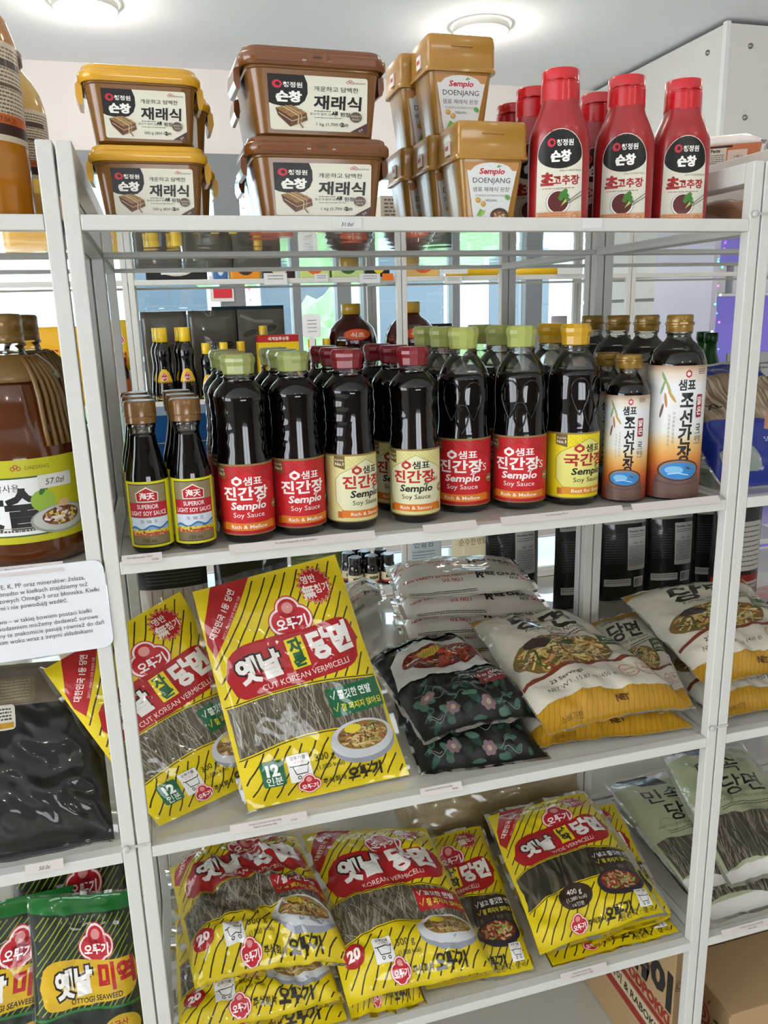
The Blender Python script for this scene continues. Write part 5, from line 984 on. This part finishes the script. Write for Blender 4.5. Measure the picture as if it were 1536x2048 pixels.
# packets on the upper aisle shelf
zB1 = LVB[0]-.0014; rnd = random.Random(12)
PK = [(.075, .19, '#1c1a18', '#d8cdb8', 'black instant noodle packet behind the aisle price card'), (.285, .045, '#3f6a9c', '#c9d6df', 'blue snack packet on the upper aisle shelf'), (.338, .10, '#d98a14', '#3a2410', 'orange packet with dark picture on the upper aisle shelf'), (.445, .105, '#2a1216', '#d8cdb8', 'dark red packet with white dish on the upper aisle shelf'), (.566, .102, '#c3d27a', '#d2622c', 'light green packet beside the dark red one'), (.676, .11, '#b9cf86', '#3a5a24', 'light green packet beside the aisle post'), (.798, .08, '#1a1a1a', '#e2c21c', 'black and yellow packet next to the aisle post'), (.935, .125, '#e0b86a', '#d2622c', 'orange and cream packet right of the aisle post')]
for x, wd, c, c2, lb in PK:
    t = thing('snack_packet', lb, 'packet', (x, 1.755, zB1)); MB().box(0, 0, 0, wd, .09, .15).build('packet', paper(c), t, bevel=.006); d = D(100, 80); d.ell(50, 26, 34, 20, c2, 18); d.ell(50, 26, 20, 11, c, 14); d.text('라면', 50, 52, 22, c2, bold=.04); S = quad_surf((.004, -.0004, .004), (wd-.004, -.0004, .004), (wd-.004, -.0004, .14), (.004, -.0004, .14), 2, 2); S.put(S.prep(d), 'print', t, paper)
for k, (x, lb) in enumerate(((1.20, 'crinkled yellow snack bag lying on the upper aisle shelf'), (1.45, 'crinkled yellow snack bag lying at the far end of the upper aisle shelf'))): bag('glass' if False else 'nori', 'snack_bag', lb, 'snack bag', [(x-.10, 1.735, zB1+.003), (x+.12, 1.735, zB1+.003), (x+.13, 1.95, zB1+.006), (x-.10, 1.95, zB1+.006)], .035, .05, .006, 80+k, flare=0, nx=12, ny=12) if False else pouch(lb, (x, 1.78, zB1), .22, .11, '#e0b40c', None, name='snack_bag', cat='snack bag', T=.03)
def card(x, z, w_, h_, label, y=1.693, c='#d9d8d6', n=2):
    t = thing('price_card', label, 'price card', (x, y, z)); MB().box(-w_/2, 0, 0, w_/2, .0012, h_).build('card', paper(c), t); d = D(60, 30); [d.lines(10, 22-8*k, 50, 1, 3, '#4a4a4a', 2) for k in range(n)]; S = quad_surf((-w_/2, -.0002, 0), (w_/2, -.0002, 0), (w_/2, -.0002, h_), (-w_/2, -.0002, h_), 2, 2); S.put(S.prep(d), 'print', t, flat); return t
for x, z, w_, h_, lb in ((.158, 1.757, .075, .034, 'price card standing on the upper aisle rail before the black packet'), (.475, 1.722, .075, .036, 'price card hanging under the dark red packet'), (.625, 1.728, .045, .026, 'small price card hanging under the light green packet'), (.790, 1.722, .07, .03, 'price card hanging beside the orange sticker'), (1.09, 1.748, .095, .036, 'price card standing before the crinkled snack bags'), (1.085, 1.716, .065, .024, 'small price card hanging below the standing one'), (1.285, 1.716, .07, .03, 'price card hanging under the crinkled yellow bag'), (1.53, 1.742, .10, .048, 'large price card on the far end of the aisle rail')): card(x, z, w_, h_, lb)
card(.852, 1.730, .038, .022, 'orange price sticker on the aisle rail by the post', c='#e2701c', n=0)
t = thing('price_card', 'white rounded price card on a stand before the grey pouches', 'price card', (.585, 1.691, zB2)); MB().box(-.009, 0, 0, .009, .0015, .2).build('stand', paper('#e6e6e2'), t); V, F = loft([[(a, 0, b) for a, b, _ in rrect(.062, .075, .012, 0)], [(a, .0015, b) for a, b, _ in rrect(.062, .075, .012, 0)]]); o = mk('card', V, F, paper('#ecebe8'), t, smooth=False); o.location = (0, -.002, .225); d = D(60, 70); [d.lines(16, 52-12*k, 46, 1, 3, '#55555a', 2) for k in range(4)]; S = quad_surf((-.03, -.0025, .19), (.03, -.0025, .19), (.03, -.0025, .26), (-.03, -.0025, .26), 2, 2); S.put(S.prep(d), 'print', t, flat)
# red sign seen through the shelf
t = thing('window_sign', 'small red and white sign hanging in the back window', 'sign', (.43, 4.04, 1.72)); MB().box(0, 0, 0, .14, .004, .15).build('sign_board', paper('#e8e4e2'), t); MB().box(.02, -.001, .02, .13, 0, .135).build('red_field', paper('#d8323e'), t)
# left aisle unit goods
d = D(60, 80); emblem(d, 30, 50, 30); d.text('조청', 30, 14, 18, '#a82a1a', bold=.04); pouch('yellow and green snack pouch left of the aisle post', (-.035, 1.80, zB2+.10), .10, .16, '#dcb818', d); MB_t = thing('stock_box', 'white box carrying the yellow and green pouch', 'box', (-.075, 1.765, zB2)); MB().box(0, 0, 0, .08, .12, .098).build('box', paper('#d8d6d0'), MB_t)
d = D(60, 60); d.rect(0, 0, 60, 60, '#a81c18'); d.rect(0, 30, 60, 58, '#c2621c'); d.bars(34, 6, 50, 22); simple_bottle('red_sauce_jar', 'red-capped sauce jar standing left of the aisle post', 'jar', (-.033, 1.75, zB2), [(.026, 0), (.028, .004), (.028, .10), (.022, .118), (.02, .122)], M('#2a0c08', .1, .5), [(.023, .12), (.0235, .121), (.0235, .142), (.021, .144)], M('#a81c24', .3, .3), ((.0282, .004, .078, 90), d))
d = D(80, 60); d.text('오뚜기', 40, 30, 16, '#a82a1a', bold=.03); d.ell(40, 16, 30, 8, '#3a2410', 14); pouch('yellow snack bag behind the mirin jug caps', (-.225, 1.76, zB2), .20, .245, '#e0a80c', d, name='snack_bag', cat='snack bag'); pouch('dark gold packet beside the yellow snack bag behind the mirin jugs', (-.095, 1.80, zB2), .05, .20, '#6a5a1c', None)
# jars and white packs on the low aisle shelf
zB4 = LVB[3]-.0014; dj = D(60, 30); dj.rect(0, 0, 60, 30, '#d8c9a0'); dj.text('BIBIM', 32, 14, 12, '#2a2a1c', bold=.05); dj.rect(0, 0, 60, 6, '#a82a24')
jar = simple_bottle('sauce_jar', 'black-lidded dark sauce jar on the low aisle shelf behind the rice', 'jar', (.715, 1.745, zB4), [(.024, 0), (.027, .004), (.028, .02), (.028, .06), (.025, .078), (.021, .086)], M('#120806', .06, .5), [(.0235, .084), (.024, .085), (.024, .110), (.022, .112)], M('#17171a', .25, .5), ((.0283, .012, .048, 75), dj), 'sauce jars on the low aisle shelf')
for k in range(1, 8): copy_tree(jar, (.715+.062*(k % 3) - .01*(k//3), 1.745+.064*(k//3), zB4))
d = D(100, 100); d.text('천일염', 50, 70, 20, '#4a5a6a'); d.lines(20, 58, 80, 4, 7, '#6a7a8a', 2); pouch('pale blue salt bag on the low aisle shelf beside the jars', (.985, 1.77, zB4), .15, .17, '#c2ccd2', d); d = D(100, 100); d.text('순수한생활', 50, 60, 16, '#6a5a3a'); d.text('영', 90, 50, 18, '#3a2a1a'); pouch('cream bag with brown lettering on the low aisle shelf', (1.185, 1.77, zB4), .16, .18, '#ded0ac', d)
# packages standing on the unit behind
zA3 = LV[2]-.0014; dS = D(150, 230); dS.rect(0, 150, 150, 226, '#12130f'); dS.lines(20, 218, 136, 10, 6.6, '#4a4c40', 2.2); [dS.rib([(30+k*22, 20), (30+k*22, 148)], 2.4, '#8a5a34') for k in range(6)]; dS.ell(30, 105, 11, 15, '#a58a6a', 18); dS.rib([(30, 90), (30, 30)], 4, '#a58a6a')
pouch('beige seaweed packet with spoon drawing and black top', (.072, .60, zA3), .135, .235, '#a89e90', dS)
dG = D(150, 230); dG.rect(0, 196, 150, 230, '#0c0d0b'); dG.text('Art.Nr.:202018', 112, 186, 11, '#c9c6ba'); food(dG, 75, 120, 70, 50, '#23251a', ['#2f3220', '#3a3d26', '#1c1e14', '#454828'], 70, 5, (4, 9)); pouch('dark green seaweed packet behind the standing vermicelli bag', (.228, .60, zA3), .148, .235, '#1a1c12', dG)
dL = D(100, 230); dL.rect(0, 150, 100, 228, '#4a5a1c'); dL.lines(10, 220, 90, 9, 7, '#7d8a3a', 2.4); [dL.rib([(20+k*16, 10), (20+k*16, 148)], 2.4, '#7a5a4a') for k in range(5)]; pouch('olive green packet between the dark packets and the jars', (.362, .60, zA3), .105, .235, '#a8a298', dL)
def nutr(seed):
    d = D(100, 200); d.rr(52, 60, 92, 142, 2, '#cfcdc6'); d.text('Nutrition Facts', 72, 133, 5.6, '#1c1c1c', bold=.03); d.lines(55, 128, 90, 2, 4, '#3a3a3a', 1.2); d.text('300   600', 76, 110, 6, '#1c1c1c'); [d.rect(54, 107-k*4.4, 90, 107.5-k*4.4, '#5a5a5a') for k in range(9)]; d.lines(55, 104, 89, 9, 4.4, '#6a6a6a', 1.4); d.rr(6, 150, 92, 186, 2, '#a8a69e'); d.lines(9, 180, 88, 6, 5, '#3a3a3a', 1.4); d.lines(8, 130, 46, 12, 5, '#4a4a48', 1.3); d.rr(8, 30, 60, 44, 1, '#bdbbb2'); d.lines(10, 40, 58, 2, 4, '#3a3a3a', 1.2); d.rr(66, 26, 88, 46, 1, '#cfcdc6'); d.bars(68, 29, 86, 43); return d
ND = nutr(1)
for k, (x, y, wd, rz, lb) in enumerate(((.832, .66, .125, -6, 'black food pouch with grey label left of the back post'), (.962, .59, .116, 4, 'plain black food pouch directly behind the back post'), (1.086, .60, .12, -4, 'black food pouch with nutrition label right of the back post'), (1.212, .60, .12, -6, 'black food pouch with two labels behind the white glass noodles'), (1.330, .60, .10, -12, 'narrow black food pouch with red corner, at the end of the row'))): pouch(lb, (x, y, zA3), wd, .245, '#121211', ND, R(rz))
# blue noodle bag, soju bottles and rice cake sticks at the right
zA2 = LV[1]-.0014; dB = D(200, 260); dB.rect(0, 0, 200, 260, '#1c2f8a'); dB.put([[(0, 120), (200, 100), (200, 205), (0, 225)]], '#8a7660'); noodles(dB, 2, 198, lambda x: 122-x*.1, lambda x: 222-x*.1, '#8f7b64', ['#a8927a', '#7a6650', '#b8a48c'], 60, (2, 4), 6, 2); dB.put([[(100, 90), (200, 60), (200, 108), (120, 122)]], '#c08a70'); dB.text('RICE STICK', 60, 238, 22, '#c9cfe6', bold=.03); dB.text('XL', 40, 140, 18, '#2a2420', bold=.03); dB.text('500 g NET', 120, 66, 13, '#c9cfe6'); dB.rr(12, 20, 70, 60, 6, '#8f9690')
DES['stick'] = dB; FILMC['stick'] = '#1c2f9a'
bag('stick', 'rice_stick_bag', 'blue rice stick bag leaning out of the right unit beside the post', 'noodle bag', [(.905, .060, 1.345), (1.110, .055, 1.345), (1.090, .230, 1.520), (.890, .235, 1.515)], .030, .4, .005, 91, flare=.008)
GG = M('#0f5a1c', .06, .8, tr=.35, crough=.02); dJ = D(60, 40); dJ.rect(0, 0, 60, 40, '#d8dcd2'); dJ.lines(6, 32, 54, 6, 5, '#3a5a3a', 2)
soju = simple_bottle('green_bottle', 'green glass bottle standing behind the large soup soy sauce', 'bottle', (1.205, .60, zA2), [(.030, 0), (.0325, .004), (.0325, .11), (.030, .13), (.020, .155), (.014, .175), (.0125, .20)], GG, [(.0145, .198), (.015, .199), (.015, .216), (.0135, .218)], M('#0c3a14', .3, metal=.4), ((.0327, .02, .085, 100), dJ), 'green glass bottles at the back')
for x, y in ((1.285, .60), (1.245, .68), (1.325, .68), (1.40, .64), (1.47, .70), (1.10, .66)): copy_tree(soju, (x, y, zA2))
dC = D(100, 140); dC.rect(0, 30, 100, 140, '#b9bab4'); dC.text('gochujang', 58, 92, 20, '#1c1c1c', bold=.05); dC.text('Noodles', 62, 76, 15, '#1c1c1c', bold=.03); dC.text('고추장 쌀국수', 58, 52, 11, '#3a3a3a'); dC.lines(20, 124, 80, 2, 6, '#5a5a5a', 2); dC.ell(70, 20, 40, 20, '#dcdcd6', 20); pouch('grey noodle packet standing above the blue rice stick bag', (1.185, .315, zA2), .17, .19, '#8a7a1c', dC)
dK = D(100, 160); dK.rr(6, 60, 98, 130, 2, '#b9b6ae'); dK.lines(10, 122, 94, 9, 7, '#4a4a4a', 1.8); dK.rect(0, 0, 100, 54, '#8a1c1c'); dK.rr(10, 16, 94, 44, 2, '#bdb2aa'); dK.lines(16, 38, 90, 3, 8, '#4a3a3a', 2); dK.ell(30, 146, 10, 5, '#c26a5a', 14); pouch('black and red packet with grey label standing in the right unit', (1.275, .455, zA3), .125, .25, '#141211', dK)
t = thing('blue_box', 'flat blue carton lying behind the light soy sauce', 'box', (.055, .56, zA2)); MB().box(0, 0, 0, .14, .16, .055).build('lower_carton', paper('#1c5a9a'), t, bevel=.001); MB().box(0, 0, .058, .14, .16, .108).build('upper_carton', paper('#1f63a8'), t, bevel=.001); MB().box(.01, -.0005, .056, .13, .15, .0575).build('divider', paper('#d8dce0'), t)
simple_bottle('white_cap_bottle', 'clear bottle with white cap behind the yellow-capped soy sauces', 'bottle', (.905, .60, zA2), [(.028, 0), (.03, .004), (.03, .17), (.02, .21), (.014, .235)], M('#b9b4a8', .1, .5, tr=.4), [(.016, .233), (.0165, .234), (.0165, .262), (.015, .264)], M('#d8d6d2', .4))
# pale noodle carton in clear film on the lowest visible shelf
t = thing('noodle_sack', 'clear film sack of pale noodles lying at the back of the yellow bag shelf', 'noodle bag', (.665, .425, LV[3]+.0006)); V, F = loft([[(x, y, z) for y, z in ((-.06, 0), (-.075, .02), (-.07, .07), (-.05, .105), (.0, .115), (.06, .10), (.075, .06), (.07, .01))] for x in (-.18, -.165, -.08, 0, .08, .17, .185)]); mk('noodle_block', V, F, M('#a8946a', .6, .5, bump=.4, bscale=160, vary=.15, crough=.15), t)
V = []; F = []; nxs, nys = 30, 10; S = Surf(nxs, nys, lambda u, v: np.array((-.195+u*.40, -.082 + .02*max(0, v-.3)**2*4 + .006*noise.noise(Vector((u*9, v*6, 1))), -.0 + v*.125 + .004*noise.noise(Vector((u*8, v*4, 7))) + .003))); V, F, N = S.mesh(); mk('clear_wrap', V, F, CLEARF, t)
# carton on the bottom shelf
z5 = LV[4]-.0014; BRN = M('#b3946a', .8, bump=.12, bscale=90, vary=.05)
t = thing('rice_cake_carton', 'printed cardboard carton standing on the bottom shelf inside the right post', 'carton', (.866, .036, z5)); MB().box(0, 0, 0, .046, .31, .345).build('box', BRN, t, bevel=.0015)
d = D(310, 345); d.put([[(0, 92), (310, 92), (310, 110), (0, 110)], [(0, 152), (310, 152), (310, 164), (0, 164)], [(0, 92), (60, 92), (60, 164), (0, 164)]], '#96221c'); d.rr(70, 113, 330, 149, 12, '#c9b894'); d.text('라볶이 & RABOKKI', 92, 122, 25, '#2a1c14', 'l', .03, .95); d.text('FOODPOKKI', 303, 170, 32, '#96221c', 'r', .05, .92); d.text('떡볶이', 302, 210, 80, '#1c1714', 'r', .06); S = quad_surf((-.0004, .31, 0), (-.0004, 0, 0), (-.0004, 0, .345), (-.0004, .31, .345), 2, 2); S.put(S.prep(d), 'print', t, flat); d = D(46, 345); d.ring(12, 262, 6, 1.2, '#2a1c14'); d.rib([(4, 252), (20, 252), (20, 272), (4, 272), (4, 252)], 1.2, '#2a1c14'); S = quad_surf((0, -.0004, 0), (.046, -.0004, 0), (.046, -.0004, .345), (0, -.0004, .345), 2, 2); S.put(S.prep(d), 'recycling_mark', t, flat)
t = thing('cardboard_box', 'plain cardboard box with red sun spiral on the right unit', 'carton', (.998, .040, z5)); MB().box(0, 0, 0, .36, .30, .150).build('box', BRN, t, bevel=.003); MB().box(.0, -.003, .1505, .36, .148, .158).build('top_flap', BRN, t, bevel=.002); MB().box(.0, .152, .1505, .36, .302, .158).build('top_flap', BRN, t, bevel=.002)
d = D(300, 150); cx, cy = 225, 90; d.rib([(cx+k*.62*cos(k*.35), cy+k*.62*sin(k*.35)) for k in range(44)], 5, '#a8321e'); [d.rib([(cx+36*cos(a), cy+36*sin(a)), (cx+50*cos(a), cy+50*sin(a))], 4, '#a8321e' if i % 2 else '#2a2018') for i, a in enumerate([R(q) for q in range(20, 380, 45)])]; S = quad_surf((-.0004, .30, 0), (-.0004, 0, 0), (-.0004, 0, .150), (-.0004, .30, .150), 2, 2); S.put(S.prep(d), 'sun_print', t, flat)
d = D(360, 195); [(d.rib([(q, 90), (q, 130), (q+36, 130), (q+36, 90), (q, 90)], 2.6, '#2a2018'), d.rib([(q+11, 98), (q+11, 122)], 3, '#2a2018'), d.rib([(q+25, 98), (q+25, 122)], 3, '#2a2018')) for q in (35, 82)]; S = quad_surf((0, -.0004, 0), (.36, -.0004, 0), (.36, -.0004, .150), (0, -.0004, .150), 2, 2); S.put(S.prep(d), 'handling_marks', t, flat)
# purple-lit fridge by the concrete wall
t = thing('display_fridge', 'purple-lit display fridge with drinks beside the concrete wall', 'fridge', (2.60, 2.30, 0)); MB().box(0, .42, 0, .9, .45, 2.05).box(0, 0, 0, .03, .42, 2.05).box(.87, 0, 0, .9, .42, 2.05).box(.03, 0, 2.0, .87, .42, 2.05).build('cabinet', M('#c9c4d6', .4), t); MB().box(.03, .40, .1, .87, .415, 2.0).build('lit_back', M('#8f86e0', .5, emit=.55), t)
for z in (.5, .9, 1.3, 1.66): MB().box(.03, .02, z, .87, .40, z+.012).build('shelf', M('#dcdce4', .3), t)
for k in range(5): u_ = thing('drink_pack', 'white drink pack with red top inside the purple-lit fridge', 'drink pack', (2.66+.15*k, 2.42, 1.6728), 0, 'drink packs in the fridge'); MB().box(0, 0, 0, .11, .10, .13).build('pack', paper('#d8dce0'), u_, bevel=.004); MB().box(-.002, -.002, .131, .112, .102, .19).build('top_pack', paper('#c23a3e'), u_, bevel=.004)
# coloured string lights
t = thing('string_lights', 'thin wire with coloured bulbs hanging beside the purple-lit fridge', 'string lights', (2.59, 2.26, 1.4)); V, F = tube([(0, 0, .0), (.012, 0, .18), (-.006, 0, .34), (.008, 0, .52), (0, 0, .66)], .0012, 5); mk('wire', V, F, M('#d8d8d8', .4), t)
for k in range(16):
    V, F = lathe([(.0005, -.005), (.004, -.003), (.0048, 0), (.004, .003), (.0005, .005)], 8); o = mk('bulb', V, F, M(('#4a6aff', '#5affb0', '#ffffff', '#c85aff')[k % 4], .4, emit=7), t); o.location = (.012*sin(k*1.9) + (.035 if k % 3 == 0 else 0), -.004, .02+.041*k)
t = thing('string_lights', 'string of coloured bulbs on the window post behind the tubs', 'string lights', (.655, 4.02, 1.5)); V, F = tube([(0, 0, 0), (.01, 0, .3), (-.01, 0, .6), (0, 0, .92)], .0015, 5); mk('wire', V, F, M('#d8d8d8', .4), t)
for k in range(14):
    V, F = lathe([(.0005, -.007), (.006, -.004), (.007, 0), (.006, .004), (.0005, .007)], 8); o = mk('bulb', V, F, M(('#ff4a3a', '#3a5aff', '#ffb43a', '#c85aff')[k % 4], .4, emit=7), t); o.location = (.014*sin(k*2.3), -.01, .03+.065*k)
# ================================================================== notices and price labels
def notice():
    t = thing('paper_notice', 'white laminated paper notice with printed paragraphs taped across the left posts', 'notice', (-.16, -.0012, 1.238)); V, F = loft([[(a, 0, b) for a, b, _ in rrect(.322, .110, .012, 0, 6)], [(a, -.0008, b) for a, b, _ in rrect(.322, .110, .012, 0, 6)]]); o = mk('sheet', V, F, M('#dfe1e4', .35, .5, crough=.12), t, smooth=False); o.location = (0, 0, .055)
    d = D(322, 110); ls = ['witaminy B, A, C, D, E, K, PP oraz minerałów: żelaza,', 'wapnia, potasu, magnezu i selenu. Ponadto w kiełkach znajdziemy też', 'źródło kwasów tłuszczowych Omega-3 oraz błonnika. Kiełki', 'są niskokalorycznymi i nie powodują wzdęć.', '', 'Najlepiej jeść je wszystkim na surowo – w takiej bowiem postaci kiełki', 'spożywa się w krajach azjatyckich. Z powodzeniem możemy dodawać surowe', 'do sałatek i surówek. Rośliny te znakomicie pasują również do dań', 'smażone w głębokim woku wraz z innymi składnikami', 'aromatami smakowymi.']
    xe = [300, 302, 314, 278, 0, 302, 308, 314, 300, 196]
    for k, s_ in enumerate(ls):
        if s_: d.text(s_, xe[k], 88-k*8.3, 7.6, '#3a3c40', 'r', sx=.92)
    S = quad_surf((-.161, -.0011, 0), (.161, -.0011, 0), (.161, -.0011, .11), (-.161, -.0011, .11), 2, 2); S.put(S.prep(d), 'print', t, flat, .0001, .00002); t.rotation_euler = (0, R(-1.2), 0)
notice()
def shelf_label(x0, x1, z, lines_, label, c='#cbc2ba', hand=None, y=-.0006, h=.0115, tilt=-35):
    """paper strip in a clear holder over the front edge of a rail"""
    t = thing('price_label', label, 'price label', ((x0+x1)/2, y, z), 0); w_ = x1-x0; MB().box(-w_/2, -.0004, -h/2, w_/2, .0001, h/2).build('strip', M(c, .3, .6, crough=.1), t)
    d = D(w_*1000, h*1000)
    for k, s_ in enumerate(lines_): d.text(s_, w_*450, h*1000*(.56-.36*k), 3.4, '#3a3432', sx=.9)
    if hand: d.text(hand, w_*(820 if lines_ else 500), h*1000*.2, 6.2 if not lines_ else 3.6, '#1c1c1e', shear=.25)
    if d.items: S = quad_surf((-w_/2, -.0005, -h/2), (w_/2, -.0005, -h/2), (w_/2, -.0005, h/2), (-w_/2, -.0005, h/2), 2, 2); S.put(S.prep(d), 'print', t, flat, .0001, .00002)
    t.rotation_euler = (R(tilt), 0, 0); return t
shelf_label(.290, .325, 1.7235, [], 'handwritten 31.0zł price sticker on the top rail', '#cfd0c8', '31.0zł', tilt=0)
shelf_label(.612, .640, 1.7245, [], 'worn blank sticker on the top rail below the red bottles', '#dcdcd6', tilt=0)
for x0, x1, zz, ls, hd, lb in ((.020, .066, 1.3465, ['Sos sojowy jasny 150ml'], '12.0zł', 'price strip under the small light soy sauce pair'), (.145, .330, 1.3465, ['Sos sojowy Sempio 500 ml  Rich & Mellow'], None, 'long pinkish price strip under the red-labelled soy sauces'), (.395, .470, 1.3468, [], None, 'torn blank strip under the cream-labelled soy sauce'), (.505, .690, 1.3468, ['Sos sojowy Sempio 930 ml'], None, 'long pinkish price strip under the tall soy sauces'), (.705, .850, 1.3468, [], None, 'clear blank strip under the soup soy sauces'),
        (.118, .222, .9590, ['Ottogi Cut Korean Vermicelli 300g', 'Makaron skrobiowy 300g'], '23.5zł', 'white price strip under the standing vermicelli bag'), (.385, .448, .9590, ['MAKARON Z BATATÓW 500G'], '28.0zł', 'small price strip under the black noodle bags'), (.618, .702, .5715, ['Ottogi wide vermicelli 400g', 'Grubo makaron skrobiowy 400g'], None, 'clear price strip under the wide vermicelli bags'),
        (-.135, -.090, .9590, [], '50.0z', 'price strip under the black nori bag'), (.925, 1.060, .5715, ['Chef Sweet Potato Glass Noodle 500g', 'makaron 500g'], None, 'white price strip under the starch noodle bags on the right unit'), (-.130, -.045, 1.3475, ['Mirin wino ryżowe 1.8L'], None, 'curling price strip under the mirin jug')): shelf_label(x0, x1, zz, ls, lb, hand=hd)
